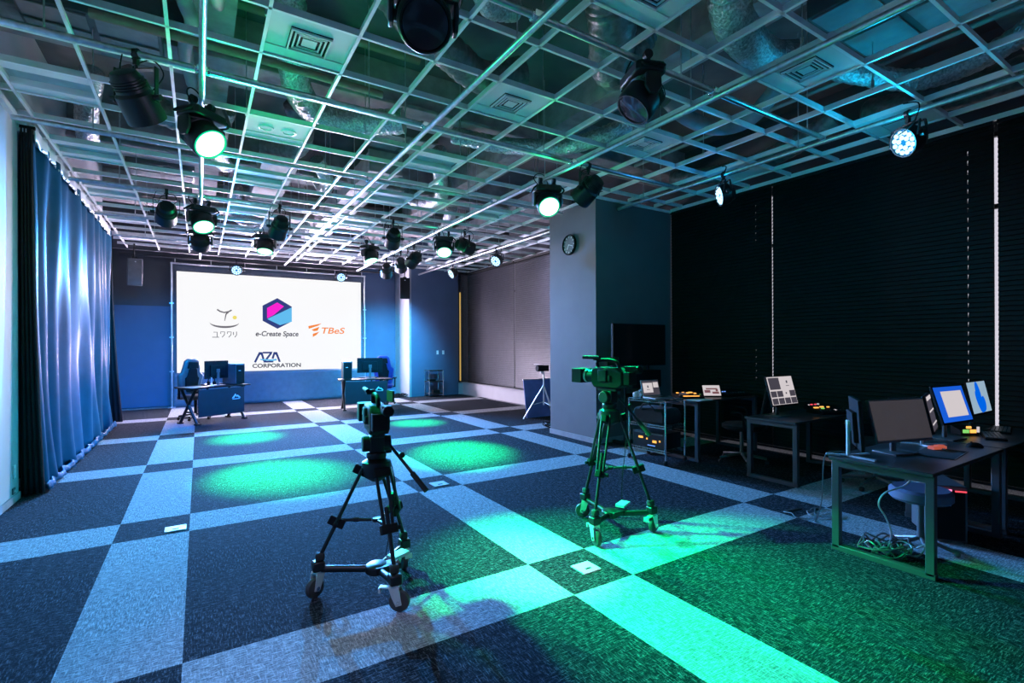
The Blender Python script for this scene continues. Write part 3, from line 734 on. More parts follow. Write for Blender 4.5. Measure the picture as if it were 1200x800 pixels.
ink('lettering', [stroke([(1.27, 1.09), (1.39, 1.35), (1.43, 1.35), (1.49, 1.12)], .05),
                  [(1.46, 1.37), (1.70, 1.37), (1.68, 1.325), (1.46, 1.325)], [(1.63, 1.325), (1.69, 1.325), (1.545, 1.12), (1.485, 1.12)], [(1.485, 1.125), (1.72, 1.125), (1.72, 1.08), (1.475, 1.08)],
                  stroke([(1.70, 1.18), (1.75, 1.35), (1.79, 1.35), (1.88, 1.09)], .05)], INKN)
ink('swoosh', [stroke([(1.40, 1.165), (1.55, 1.15), (1.70, 1.14), (1.80, 1.155)], .03, .05)], INKC, 0.005)
words('lettering', 'CORPORATION', 1.21, 0.945, 0.105, INKK, 1.21, 0.0, 0.004)
fr = thing('truss_frame', 'slim pale truss frame standing around the LED wall', 'truss', (1.82, SY, 0))
for x in (-0.575, 4.205):
    b = MB(); b.cyl(sl_(x, 0, -0.02), sl_(x, 3.62, -0.02), 0.022, n=10)
    for z in (0.9, 1.75, 2.6): b.box(sl_(x, z, -0.02), (0.09, 0.05, 0.03))
    b.box(sl_(x, 0.01, -0.02), (0.16, 0.2, 0.02)); b.build('upright', ALU, fr)
b = MB(); b.cyl(sl_(-0.6, 3.60, -0.02), sl_(4.23, 3.60, -0.02), 0.022, n=10)
for k in range(7): b.cyl(sl_(-0.5 + k * 0.77, 3.60, -0.02), sl_(-0.5 + k * 0.77, 3.73, -0.02), 0.012, n=8)
b.build('crossbar', ALU, fr)
b = MB(); b.cyl(sl_(-1.6, 3.74, -0.05), sl_(5.1, 3.74, -0.05), 0.028, n=10); b.build('top_pipe', DESKF, fr)
bk = MB(); bk.box((1.82, SY + 0.16, 1.80), (4.84, 0.03, 3.58)); tag(bk.build('backdrop_cloth', SKIRT), 'dark cloth border stretched behind the LED wall frame', 'cloth')
def skirt_fn(u, v):
    x = -0.55 + 4.76 * u
    sag = 0.0 if 0.25 < u < 0.8 else 0.0
    return (x, SY - 0.03 + 0.02 * math.sin(9 * u + 2 * v) + 0.008 * math.sin(40 * u) * (1 - v) - 0.06 * (1 - v) ** 3 * math.sin(PI * u), 0.01 + 0.85 * v)
sk = MB(); sk.grid(skirt_fn, 80, 10); tag(sk.build('stage_skirt', SKIRT, thick=0.006, normals=False), 'dark blue cloth skirt hanging below the LED wall', 'cloth')

# ------------------------------------------------------------------ curtains on the left
cu = thing('curtain', 'long glossy blue satin curtain along the left wall', 'curtain', (-1.45, 9.5, 0.03))
def cur(u, v):
    y = 6.98 - 9.5 + 5.13 * u
    a = 0.024 + 0.016 * (1 - v)
    ph = 62 * u + 2.2 * math.sin(7 * u) + 0.8 * math.sin(3 * v + 5 * u)
    x = a * math.sin(ph) + 0.02 * math.sin(23 * u + 4 * v) + 0.010 * math.sin(9 * v + 30 * u) + (0.06 * (1 - v) ** 6)
    return (x - 0.01, y, 3.70 * v + 0.006 * math.sin(30 * u))
b = MB(); b.grid(cur, 420, 40); b.build('cloth', SATIN, cu, thick=0.004, normals=False)
def hemf(u, v):
    x, y, z = cur(u, 0.0)
    return (0.05 + 0.07 * v + 0.012 * math.sin(61 * u) + 0.008 * math.sin(140 * u), y, 0.0 + 0.075 * math.sin(PI * v) * (0.8 + 0.2 * math.sin(83 * u)))
b = MB(); b.grid(hemf, 260, 8); b.build('gathered_hem', SATIN, cu, thick=0.003, normals=False)
def headf(u, v): return (0.02 + 0.01 * math.sin(90 * u), 6.96 - 9.5 + 5.14 * u, 3.62 + 0.15 * v - 0.02 * (1 - v) * abs(math.sin(28 * u)))
b = MB(); b.grid(headf, 200, 3); b.build('scalloped_heading', WHITE, cu, thick=0.004, normals=False)
b = MB(); b.box((0.0, 0.03, 3.755), (0.03, 5.16, 0.03))
for k in range(28): b.ball((0.035, -2.5 + k * 0.187, 3.60), 0.012)
b.build('rail', WHITE, cu)
def drape(label, x0, x1, y, flare, dy=0.0):
    root = thing('drape', label, 'curtain', ((x0 + x1) / 2, y, 0.02))
    def f(u, v):
        w_ = (x1 - x0) * (0.55 + 0.45 * (1 - v) ** 2)
        return (x0 + w_ * u - (x0 + x1) / 2, 0.014 * math.sin(26 * u + v) + dy * (1 - v) + 0.0, 3.72 * v)
    b = MB(); b.grid(f, 40, 16); b.build('cloth', BLKFAB, root, thick=0.006, normals=False)
    b = MB(); b.box(((x0 - x1) / 2 + 0.06, 0, 3.73), (0.12, 0.03, 0.03)); b.build('hook_tape', BLKPL, root)
drape('black drape at the near end of the blue curtain', -1.53, -1.35, 6.905, 0)
drape('black drape hanging at the far end of the blue curtain', -1.62, -1.30, 12.45, 0, 0.15)

# ------------------------------------------------------------------ hung speakers
def speaker(label, loc, rz, tilt, w_=0.28, d_=0.28, h_=0.60, m=BLKPL):
    root = thing('hung_speaker', label, 'speaker', loc, group='hung speakers', tilt=(tilt, 0, rz))
    b = MB(); b.prism([(-w_ / 2, -d_ / 2), (w_ / 2, -d_ / 2), (w_ * 0.36, d_ / 2), (-w_ * 0.36, d_ / 2)], h_, T(0, 0, -h_)); b.build('cabinet', m, root, bevel=0.012)
    b = MB(); b.box((0, -d_ / 2 - 0.006, -h_ / 2), (w_ * 0.9, 0.012, h_ * 0.93)); b.build('grille', m, root)
    b = MB(); b.lathe([(0.014, 0), (0.014, 0.004)], T(0, -d_ / 2 - 0.012, -0.07) @ RX(PI / 2), 12); b.build('badge', ALU, root)
    b = MB(); b.box((0, 0, 0.02), (0.10, 0.10, 0.03)); b.cyl((0, 0, 0.02), (0, 0.02, 0.33), 0.016, n=8); b.build('bracket', BLACK, root)
speaker('grey loudspeaker hung in the far left corner tilting down', (-1.22, 13.89, 3.49), 0.25, 0.12, m=MONG)
speaker('black loudspeaker hung before the pale pillar face', (5.06, 13.88, 3.48), -0.3, 0.06)

# ------------------------------------------------------------------ clock and wall plates
ck = thing('wall_clock', 'round silver wall clock on the grey column', 'clock', (5.15, 6.39, 3.155), tilt=(0, -PI / 2, 0))
b = MB(); b.lathe([(0.165, 0.0), (0.168, 0.03), (0.155, 0.045), (0.148, 0.03), (0.148, 0.02)], None, 36); b.build('rim', BLKPL, ck)
b = MB(); b.lathe([(0.148, 0.021), (0.0, 0.024)], None, 36, False); b.build('dial', mat('clock_dial', (0.32, 0.32, 0.36), 0.2, 0.6), ck)
b = MB()
for k in range(12):
    a = k * PI / 6; b.box((0.125, 0, 0.027), (0.026, 0.007, 0.004), RZ(a))
b.build('hour_marks', WHITE, ck)
b = MB(); b.box((0.04, 0, 0.030), (0.09, 0.010, 0.004), RZ(2.6)); b.build('hand', WHITE, ck)
b = MB(); b.box((0.055, 0, 0.033), (0.12, 0.007, 0.004), RZ(-1.9)); b.build('hand', WHITE, ck)
def plate(name, label, c, s, m, bx):
    root = thing(name, label, 'wall plate', c)
    b = MB(); b.box((0, 0, 0), s); b.build('plate', m, root, bevel=0.003)
    b = MB(); b.box(bx[0], bx[1]); b.build('rocker', WHITE, root)
plate('wall_switch', 'pale switch plate on the left wall, the upper one', (-1.534, 6.72, 0.30), (0.012, 0.07, 0.13), WHITE, ((0.008, 0, 0), (0.006, 0.03, 0.07)))
plate('wall_socket', 'small dark socket plate low on the left wall above the skirting', (-1.534, 6.70, 0.115), (0.012, 0.075, 0.06), GREYPL, ((0.008, 0, 0), (0.006, 0.03, 0.02)))
for k, (x, lab) in enumerate(((6.17, 'small pale switch plate on the far pillar, left of the pair'), (6.36, 'small pale switch plate on the far pillar, right of the pair'))):
    plate('wall_switch', lab, (x, 14.094, 1.31), (0.07, 0.012, 0.12), WHITE, ((0, -0.008, 0), (0.03, 0.006, 0.06)))
def floor_box(label, x, y, sx, sy, m=ALU):
    root = thing('floor_outlet', label, 'floor outlet', (x, y, 0), group='floor outlet lids')
    b = MB(); b.box((0, 0, 0.004), (sx, sy, 0.008)); b.build('lid', m, root, bevel=0.002)
    b = MB(); b.box((0.0, -sy * 0.18, 0.009), (sx * 0.3, sy * 0.12, 0.003)); b.build('latch', BLKPL, root)
floor_box('pale floor outlet lid at the dark crossing on the left', -0.17, 5.0, 0.15, 0.13, WHITE)
floor_box('white floor outlet lid in the bright green crossing', 2.22, 2.60, 0.15, 0.14, WHITE)
floor_box('grey floor outlet lid at the dark crossing in the middle of the room', 2.22, 5.04, 0.17, 0.17, GREYPL2)

# ------------------------------------------------------------------ camera tripods on dollies
def tripod_set(name_pos, cx, cy, casters, z_bowl, cam_yaw, handle_dir, cam_label, tri_label, dol_label):
    c0 = Vector((cx, cy, 0))
    dol = thing('tripod_dolly', dol_label, 'dolly', (cx, cy, 0), group='tripod dollies')
    b = MB(); b.lathe([(0.06, 0.12), (0.07, 0.125), (0.07, 0.165), (0.055, 0.175)], None, 18); b.box((0.05, -0.03, 0.155), (0.16, 0.10, 0.035)); b.build('hub', BLACK, dol, bevel=0.006)
    b = MB(); b.box((0.12, -0.06, 0.20), (0.13, 0.075, 0.02), RZ(0.4)); b.build('pedal', LTGREY, dol)
    tri = thing('tripod', tri_label, 'tripod', (cx, cy, 0.21), group='camera tripods')
    for (x, y) in casters:
        p = Vector((x - cx, y - cy, 0)); d = p.normalized(); L = p.length
        a = MB(); a.tube([d * 0.05 + Vector((0, 0, 0.145)), d * L + Vector((0, 0, 0.165))], 0.021, 10); a.build('arm', BLACK, dol)
        sw = MB(); sw.box((p.x, p.y, 0.185), (0.07, 0.07, 0.06)); sw.cyl(p + Vector((0, 0, 0.20)), p + Vector((0, 0, 0.26)), 0.016, n=8); sw.build('foot_cup', BLACK, dol, bevel=0.01)
        ang = math.atan2(d.y, d.x) + 0.9
        f = MB(); M = T(p.x, p.y, 0) @ RZ(ang)
        f.box((0.0, 0, 0.148), (0.06, 0.05, 0.014), M)
        for s_ in (-1, 1):
            f.prism([(-.03, .145), (.03, .145), (.045, .05), (.012, .04), (-.012, .09)], 0.005, M @ T(0, s_ * 0.026, 0) @ RX(PI / 2))
        f.box((-0.055, 0, 0.138), (0.06, 0.03, 0.008), M); f.box((-0.085, 0, 0.125), (0.012, 0.045, 0.03), M)
        fork = f.build('caster', CASTPAINT, dol)
        w_ = MB(); w_.lathe([(0.03, -0.018), (0.056, -0.016), (0.061, -0.008), (0.061, 0.008), (0.056, 0.016), (0.03, 0.018)], M @ T(0.025, 0, 0.062) @ RX(PI / 2), 20); w_.build('wheel', GREYRUB, fork)
        w_ = MB(); w_.cyl(M @ Vector((0.025, -0.032, 0.062)), M @ Vector((0.025, 0.032, 0.062)), 0.012, n=10); w_.build('axle', CHROME, fork)
        # leg
        top = d * 0.075 + Vector((0, 0, z_bowl - 0.21)); foot = p * 0.97 + Vector((0, 0, 0.03))
        side = Vector((-d.y, d.x, 0)); kn = top.lerp(foot, 0.62); kn2 = top.lerp(foot, 0.40)
        lg = MB()
        for s_ in (-1, 1): lg.cyl(top + side * 0.036 * s_, kn + side * 0.026 * s_, 0.0105, n=10)
        lg.cyl(kn2, foot, 0.0125, n=10)
        leg = lg.build('leg', BLACK, tri)
        dirv = (foot - top).normalized()
        for q, s_ in ((kn, 0.04), (top.lerp(foot, 0.05), 0.045)):
            cl = MB(); MM, _ = axis_matrix(q - dirv * 0.03, q + dirv * 0.03)
            cl.prism([(-.022, -.05), (.022, -.05), (.022, .05), (-.022, .05)] if abs(dirv.x) > abs(dirv.y) else [(-.05, -.022), (.05, -.022), (.05, .022), (-.05, .022)], 0.055, MM)
            if q is kn: cl.cyl(kn + side * 0.02, kn + side * 0.075, 0.014, n=8)
            cl.build('leg_clamp', BLKPL, leg, bevel=0.006)
        ft = MB(); ft.box(foot, (0.05, 0.05, 0.05)); ft.build('rubber_foot', RUBBER, leg, bevel=0.012)
        spr = MB(); hub = Vector((0, 0, top.lerp(foot, 0.60).z - 0.01)); q = top.lerp(foot, 0.60)
        spr.cyl(hub + d * 0.03, q, 0.009, n=8); spr.cyl(hub.lerp(q, 0.45), hub.lerp(q, 0.6), 0.014, n=8); spr.build('spreader_arm', BLACK, tri)
    z = z_bowl - 0.21
    b = MB(); b.lathe([(0.03, -0.30 * 0), (0.03, z - 0.06 - z + z)], None, 8) if False else None
    b = MB(); b.lathe([(0.03, z - 0.09), (0.075, z - 0.06), (0.088, z - 0.01), (0.085, z + 0.03), (0.055, z + 0.045)], None, 24); b.build('bowl', BLACK, tri)
    b = MB(); b.lathe([(0.025, 0), (0.025, 0.02)], T(0, 0, top.lerp(foot, 0.60).z - 0.02), 12); b.build('spreader_hub', BLACK, tri)
    R = RZ(cam_yaw)
    b = MB(); b.lathe([(0.055, z + 0.045), (0.06, z + 0.06), (0.06, z + 0.085), (0.05, z + 0.09)], None, 20)
    b.box((0, 0, z + 0.14), (0.10, 0.085, 0.10), R); b.cyl(R @ Vector((0, -0.085, z + 0.14)), R @ Vector((0, 0.085, z + 0.14)), 0.048, n=18)
    b.box((0, 0, z + 0.20), (0.19, 0.075, 0.024), R); b.cyl(R @ Vector((0.05, -0.05, z + 0.08)), R @ Vector((0.05, -0.10, z + 0.08)), 0.018, n=10)
    b.build('fluid_head', BLACK, tri, bevel=0.006)
    hd = Vector(handle_dir).normalized(); h0 = R @ Vector((-0.04, -0.075, z + 0.13))
    b = MB(); b.cyl(h0, h0 + hd * 0.26, 0.010, n=10); b.ball(h0 + hd * 0.10 + Vector((0.015, -0.015, 0.01)), 0.018); ph = b.build('pan_handle', BLACK, tri)
    b = MB(); b.cyl(h0 + hd * 0.24, h0 + hd * 0.38, 0.0165, n=12); b.build('grip', RUBBER, ph)
    b = MB(); b.tube(smooth_path([R @ Vector((0.03, -0.09, z + 0.02)), Vector((0.09, -0.09, z - 0.12)), Vector((0.07, -0.1, z - 0.3)), Vector((0.02, -0.12, z - 0.5)), Vector((0.08, -0.05, 0.05))], 8), 0.003, 6); b.build('remote_cable', BLKPL, tri)
    # camera
    zc = z_bowl + 0.2125
    cm = thing('video_camera', cam_label, 'video camera', (cx, cy, zc), cam_yaw, 'broadcast video cameras')
    b = MB(); b.prism([(-.17, .03), (-.12, .0), (.12, .0), (.15, .03), (.15, .15), (.12, .165), (-.10, .165), (-.17, .13)], 0.115, T(0, 0.0575, 0) @ RX(PI / 2)); b.build('body', BLKPL, cm, bevel=0.012)
    M = T(0.15, 0, 0.09) @ RY(PI / 2)
    b = MB(); b.lathe([(0.055, 0), (0.055, 0.03), (0.048, 0.035), (0.05, 0.06), (0.056, 0.065), (0.056, 0.10), (0.046, 0.105)], M, 24); lens = b.build('lens_barrel', BLACK, cm)
    b = MB(); b.lathe([(0.0575, 0.072), (0.0575, 0.092)], M, 24, False); b.build('focus_ring', LTGREY, lens)
    b = MB()
    hx = 0.25
    for (sy, sz, cy_, cz_) in ((0.15, 0.008, 0, 0.145), (0.15, 0.008, 0, 0.035), (0.008, 0.118, 0.073, 0.09), (0.008, 0.118, -0.073, 0.09)): b.box((hx + 0.05, cy_, cz_), (0.11, sy, sz))
    b.box((hx, 0, 0.09), (0.012, 0.15, 0.118)); b.build('lens_hood', BLKPL, cm, bevel=0.004)
    b = MB(); b.box((0.02, 0.066, 0.10), (0.09, 0.02, 0.10)); b.box((-0.05, 0.064, 0.08), (0.03, 0.02, 0.05)); b.build('grip_strap', BLKFAB, cm, bevel=0.01)
    b = MB(); b.box((-0.02, -0.061, 0.09), (0.02, 0.006, 0.075)); b.build('side_label', BRASS, cm)
    b = MB(); b.tube(smooth_path([(0.12, 0, 0.16), (0.13, 0, 0.21), (0.06, 0, 0.225), (-0.06, 0, 0.215), (-0.10, 0, 0.165)], 6), 0.014, 10); b.build('top_handle', BLKPL, cm)
    b = MB(); b.cyl((0.07, 0.04, 0.245), (0.25, 0.04, 0.245), 0.014, n=12); b.box((0.12, 0.02, 0.235), (0.03, 0.05, 0.03)); b.build('microphone', BLKPL, cm)
    b = MB(); b.box((-0.20, -0.03, 0.15), (0.10, 0.06, 0.06)); b.cyl((-0.24, -0.03, 0.15), (-0.285, -0.03, 0.155), 0.032, n=14); b.build('viewfinder', BLKPL, cm, bevel=0.008)
    b = MB(); b.box((-0.21, 0.01, 0.085), (0.06, 0.09, 0.10)); b.build('battery', BLKPL, cm, bevel=0.006)
    b = MB(); b.box((0.02, -0.10, 0.21), (0.10, 0.012, 0.07), RZ(0.2)); b.build('flip_screen', BLKPL, cm)
    return dol
tripod_set('near', 0.925, 3.05, ((0.608, 3.186), (0.943, 2.765), (1.17, 3.24)), 0.775, math.radians(81), (0.30, -0.62, -0.55),
           'black video camera with a green lens ring on the nearer tripod', 'black camera tripod nearer the camera, standing left of centre', 'wheeled dolly under the nearer tripod, left of centre')
tripod_set('far', 2.83, 3.01, ((2.873, 3.368), (2.539, 2.868), (3.088, 2.802)), 0.955, math.radians(97), (0.22, -0.50, -0.62),
           'black video camera edged in green light before the grey column', 'black camera tripod in green light, right of centre', 'wheeled dolly under the green lit tripod, right of centre')

# ------------------------------------------------------------------ gaming desks on the stage
MTN = [(-.10, -.045), (-.02, .045), (.015, .0), (.03, .02), (.10, -.045), (.055, -.045), (.03, -.01), (.012, -.03), (-.015, .005), (-.055, -.045)]
LOGOW = mat('printed_logo', (0.75, 0.8, 0.85), 0.5)
def gaming_desk(label, loc, rz, mirror=1):
    root = thing('gaming_desk', label, 'desk', loc, rz, 'gaming desks')
    b = MB(); b.prism([(-.62, -.30), (.62, -.30), (.62, .24), (.40, .30), (-.40, .30), (-.62, .24)], 0.025, T(0, 0, 0.70)); b.build('desktop', BLKPL, root, bevel=0.006)
    for d in (-1, 1):
        b = MB()
        for (y0, y1) in ((-.26, .24), (.26, -.22)):
            b.tube([(d * .50, y0, 0.015), (d * .50, y1, 0.70)], 0.028, 8)
        b.box((d * .50, 0, 0.69), (0.05, 0.5, 0.03)); b.box((d * .50, -0.26, 0.015), (0.07, 0.10, 0.03)); b.box((d * .50, 0.26, 0.015), (0.07, 0.10, 0.03))
        b.box((d * .50, 0, 0.24), (0.03, 0.24, 0.03)); b.build('leg', BLACK, root)
    b = MB(); b.box((0.0, -0.27, 0.41), (0.97, 0.018, 0.53)); b.build('front_panel', NAVY, root, bevel=0.004)
    b = MB(); b.prism(MTN, 0.003, T(0.30 * mirror, -0.280, 0.50) @ FLIPY); b.box((0.30 * mirror, -0.281, 0.437), (0.17, 0.003, 0.012)); b.build('panel_logo', LOGOW, root)
    b = MB(); b.cyl((-.48, -0.10, 0.62), (.48, -0.10, 0.62), 0.02, n=8); b.build('stretcher', BLACK, root)
    return root
def pc_tower(label, loc, rz, w_=0.21, d_=0.42, h_=0.42):
    root = thing('computer_tower', label, 'computer', loc, rz)
    b = MB(); b.box((0, 0, h_ / 2 + 0.01), (w_, d_, h_)); b.box((0, 0, 0.006), (w_ * 0.8, d_ * 0.8, 0.012)); b.build('case', GREYPL, root, bevel=0.01)
    b = MB(); b.box((0, -d_ / 2 - 0.004, h_ / 2), (w_ * 0.86, 0.008, h_ * 0.9)); b.build('front_bezel', BLKPL, root, bevel=0.003)
    b = MB(); b.box((-0.02, -d_ / 2 - 0.010, h_ * 0.68), (0.05, 0.003, 0.012)); b.build('badge', LOGOW, root)
    return root
def monitor(label, loc, rz, w_=0.60, h_=0.36, zc=0.33, tilt=0.0, screen=SCRB, shell=BLKPL, stand=GREYPL, feet='plate', name='monitor'):
    """screen faces local -Y"""
    root = thing(name, label, 'monitor', loc, rz)
    M = T(0, 0, zc) @ RX(tilt)
    b = MB(); b.box((0, 0.0, 0), (w_, 0.022, h_), M); b.box((0, 0.026, -0.02), (w_ * 0.6, 0.03, h_ * 0.6), M); b.build('shell', shell, root, bevel=0.005)
    b = MB(); b.box((0, -0.0125, 0.004), (w_ - 0.02, 0.003, h_ - 0.03), M); s_ = b.build('display', screen, root)
    b = MB(); b.box((0, 0.05, zc / 2), (0.05, 0.02, zc))
    b.box((0, 0.035, zc - 0.02), (0.07, 0.05, 0.07)); b.build('stand', stand, root, bevel=0.004)
    b = MB()
    if feet == 'plate': b.box((0, 0.03, 0.006), (0.24, 0.18, 0.012))
    else:
        for a in (-0.7, 0.7): b.box((0, -0.10, 0.008), (0.025, 0.20, 0.014), T(0, 0.06, 0) @ RZ(a))
        b.box((0, 0.12, 0.008), (0.03, 0.14, 0.014))
    b.build('foot', stand, root, bevel=0.003)
    root['M'] = 0
    return root, M, s_
def panel_on(root, M, name, x, z, w_, h_, m, lift=0.0155):
    b = MB(); b.box((x, -lift, z), (w_, 0.002, h_), M); return b.build(name, m, root)
def gaming_chair(label, loc, rz, m=GREYPL):
    root = thing('gaming_chair', label, 'chair', loc, rz, 'gaming chairs')
    prof = [(-.17, 0), (.17, 0), (.22, .10), (.25, .36), (.27, .46), (.20, .52), (.175, .62), (.15, .76), (.09, .81), (-.09, .81), (-.15, .76), (-.175, .62), (-.20, .52), (-.27, .46), (-.25, .36), (-.22, .10)]
    b = MB(); b.prism(prof, 0.09, T(0, 0.28, 0.47) @ RX(0.16) @ FLIPY); back = b.build('backrest', m, root, bevel=0.03)
    b = MB(); b.prism([(x * 0.55, 0.08 + z * 0.62) for x, z in prof], 0.03, T(0, 0.175, 0.50) @ RX(0.16) @ FLIPY); b.build('back_pad', BLKPL, back, bevel=0.012)
    b = MB(); b.prism([(-.12, .60), (.12, .60), (.10, .74), (-.10, .74)], 0.03, T(0, 0.185, 0.47) @ RX(0.16) @ FLIPY); b.build('head_pillow', BLKPL, back, bevel=0.015)
    b = MB(); b.prism([(x * 0.9, z * 0.9) for x, z in MTN], 0.003, T(0, 0.148, 1.15) @ RX(0.16) @ FLIPY); b.build('headrest_logo', LOGOW, back)
    b = MB(); b.prism([(-.26, -.27), (.26, -.27), (.25, .24), (-.25, .24)], 0.10, T(0, 0, 0.42)); b.build('seat', m, root, bevel=0.03)
    for d in (-1, 1):
        b = MB(); b.box((d * .30, 0.02, 0.68), (0.09, 0.26, 0.03)); b.box((d * .30, 0.06, 0.56), (0.03, 0.05, 0.24)); b.box((d * .27, 0.06, 0.45), (0.08, 0.05, 0.02)); b.build('armrest', BLKPL, root, bevel=0.008)
    b = MB(); b.cyl((0, 0, 0.10), (0, 0, 0.42), 0.03, n=12)
    for k in range(5):
        a = 2 * PI * k / 5; b.tube([(0.03 * math.cos(a), 0.03 * math.sin(a), 0.12), (0.30 * math.cos(a), 0.30 * math.sin(a), 0.08)], 0.02, 8)
    base = b.build('base', BLACK, root)
    for k in range(5):
        a = 2 * PI * k / 5; b = MB(); b.lathe([(0.028, -.02), (0.03, 0), (0.028, .02)], T(0.30 * math.cos(a), 0.30 * math.sin(a), 0.03) @ RZ(a) @ RX(PI / 2), 12); b.build('wheel', RUBBER, base)
    return root
def keyboard(label, loc, rz, w_=0.42, glow_m=None):
    root = thing('keyboard', label, 'keyboard', loc, rz)
    b = MB(); b.box((0, 0, 0.009), (w_, 0.14, 0.016)); b.build('case', BLKPL, root, bevel=0.004)
    b = MB()
    for r_ in range(5):
        for c in range(int(w_ / 0.026)): b.box((-w_ / 2 + 0.02 + c * 0.0258, -0.052 + r_ * 0.026, 0.020), (0.020, 0.020, 0.008))
    b.build('keys', GREYPL, root)
    return root
def mouse(label, loc, rz):
    b = MB(); b.ball((0, 0, 0.0), 0.5, 0.065, 0.115, 0.075, 16)
    bmesh.ops.bisect_plane(b.bm, geom=b.bm.verts[:] + b.bm.edges[:] + b.bm.faces[:], plane_co=(0, 0, 0), plane_no=(0, 0, -1), clear_outer=True)
    bmesh.ops.holes_fill(b.bm, edges=b.bm.edges[:])
    root = thing('computer_mouse', label, 'mouse', loc, rz); b.build('shell', BLKPL, root)
    b = MB(); b.lathe([(0.008, -.004), (0.008, .004)], T(0, -0.02 + 0.04, 0.034) @ RY(PI / 2), 10); b.build('wheel', RUBBER, root)
    return root

A1 = math.radians(33)
gaming_desk('dark gaming desk on the left of the stage with a white mountain logo', (0.245, 11.83, 0), A1, 1)
D1 = lambda x, y: (0.245 + x * math.cos(A1) - y * math.sin(A1), 11.83 + x * math.sin(A1) + y * math.cos(A1))
pc_tower('blue lit computer tower standing on the right end of the left gaming desk', (*D1(0.43, -0.02), 0.726), A1 )
monitor('wide monitor seen from behind on the left gaming desk', (*D1(0.055, -0.02), 0.726), A1 + PI, 0.50, 0.36, 0.32)
keyboard('keyboard lying on the left gaming desk', (*D1(0.1, 0.17), 0.726), A1)
gaming_chair('gaming chair with a logo headrest behind the left gaming desk', (*D1(0.02, 0.60), 0), A1)
hs = thing('headset_stand', 'small headset stand on the left gaming desk', 'headset', (*D1(-0.12, -0.12), 0.726), A1)
b = MB(); b.lathe([(0.05, 0), (0.05, 0.012), (0.012, 0.02), (0.010, 0.17)], None, 14); b.build('stand', LTGREY, hs)
b = MB(); b.tube(smooth_path([(-.06, 0, .06), (-.065, 0, .13), (0, 0, .19), (.065, 0, .13), (.06, 0, .06)], 5), 0.010, 8)
for d in (-1, 1): b.lathe([(0.035, -.015), (0.035, .015)], T(d * .06, 0, .06) @ RY(PI / 2), 12)
b.build('headset', BLKPL, hs)
A2 = math.radians(-8)
gaming_desk('dark gaming desk on the right of the stage behind the nearer tripod', (3.42, 12.18, 0), A2, 1)
D2 = lambda x, y: (3.42 + x * math.cos(A2) - y * math.sin(A2), 12.18 + x * math.sin(A2) + y * math.cos(A2))
pc_tower('blue lit computer tower standing on the left end of the right gaming desk', (*D2(-0.42, 0.0), 0.726), A2)
monitor('wide monitor seen from behind on the right gaming desk', (*D2(0.12, 0.0), 0.726), A2 + PI, 0.60, 0.36, 0.32)
keyboard('keyboard lying on the right gaming desk', (*D2(0.1, 0.18), 0.726), A2)
gaming_chair('blue gaming chair with a logo headrest behind the right gaming desk', (*D2(0.55, 0.70), 0), A2 - 0.3, BLUEPOOL)

# ------------------------------------------------------------------ far shelf, cables, light stand
sh = thing('wire_shelf', 'small three tier shelf rack against the far pillar', 'shelf', (5.92, 13.80, 0))
for x in (-.22, .22):
    for y in (-.18, .18): b = MB(); b.cyl((x, y, 0), (x, y, 0.80), 0.013, n=8); b.build('post', CHROME, sh)
for z in (0.10, 0.46, 0.78):
    b = MB(); b.box((0, 0, z), (0.44, 0.36, 0.02)); b.box((0, -0.18, z), (0.44, 0.012, 0.035)); b.build('tier', BLACK, sh)
for k, (x, z, lab) in enumerate(((-0.08, 0.48, 'small dark device on the middle tier of the far shelf'), (0.05, 0.12, 'coiled dark gear on the bottom tier of the far shelf'))):
    b = MB(); b.prism([(-.11, -.08), (.11, -.08), (.11, .06), (.06, .09), (-.09, .09)], 0.05 + 0.03 * k, T(5.92 + x, 13.80, z - 0.008)); b.box((5.92 + x, 13.715, z + 0.015), (0.10, 0.004, 0.02))
    tag(b.build('gear_box', BLKPL, bevel=0.008), lab, 'device')
def cables(label, cx, cy, r, n, m=BLKPL, z=0.0, h=0.03, th=0.006, seed=1):
    rnd = random.Random(seed); b = MB()
    for k in range(n):
        P = []; a = rnd.uniform(0, 6); rr = r * rnd.uniform(0.3, 1.0); ox, oy = rnd.uniform(-r, r) * .5, rnd.uniform(-r, r) * .5
        for i in range(rnd.randint(7, 12)):
            a += rnd.uniform(0.5, 0.9); P.append((cx + ox + rr * math.cos(a) * rnd.uniform(.8, 1.2), cy + oy + rr * math.sin(a) * rnd.uniform(.6, 1.0), z + th + h * rnd.random()))
        b.tube(smooth_path(P, 5), th, 6)
    return tag(b.build('cable_heap', m), label, 'cables')
cables('heap of dark cables at the foot of the pale pillar face', 4.95, 14.2, 0.28, 9, seed=3, h=0.09, th=0.010)
cables('heap of cables behind the grey column foot', 5.55, 7.35, 0.20, 7, seed=5, h=0.10, th=0.010)
ls = thing('light_stand', 'pale studio lamp on a stand half hidden by the grey column', 'studio light', (5.95, 8.25, 0))
b = MB(); b.cyl((0, 0, 0.30), (0, 0, 1.0), 0.016, n=10); b.build('column', ALU, ls)
for k in range(3):
    a = 2.6 + 2 * PI * k / 3; b = MB(); b.tube([(0, 0, 0.70), (0.42 * math.cos(a), 0.42 * math.sin(a), 0.02)], 0.013, 8); b.cyl((0.02 * math.cos(a), 0.02 * math.sin(a), 0.36), (0.26 * math.cos(a), 0.26 * math.sin(a), 0.30), 0.008, n=6); b.build('leg', ALU, ls)
b = MB(); b.box((-0.02, 0, 1.05), (0.20, 0.14, 0.12)); b.cyl((-0.12, 0, 1.05), (-0.17, 0, 1.05), 0.065, n=16); b.build('lamp_head', BLKPL, ls, bevel=0.01)
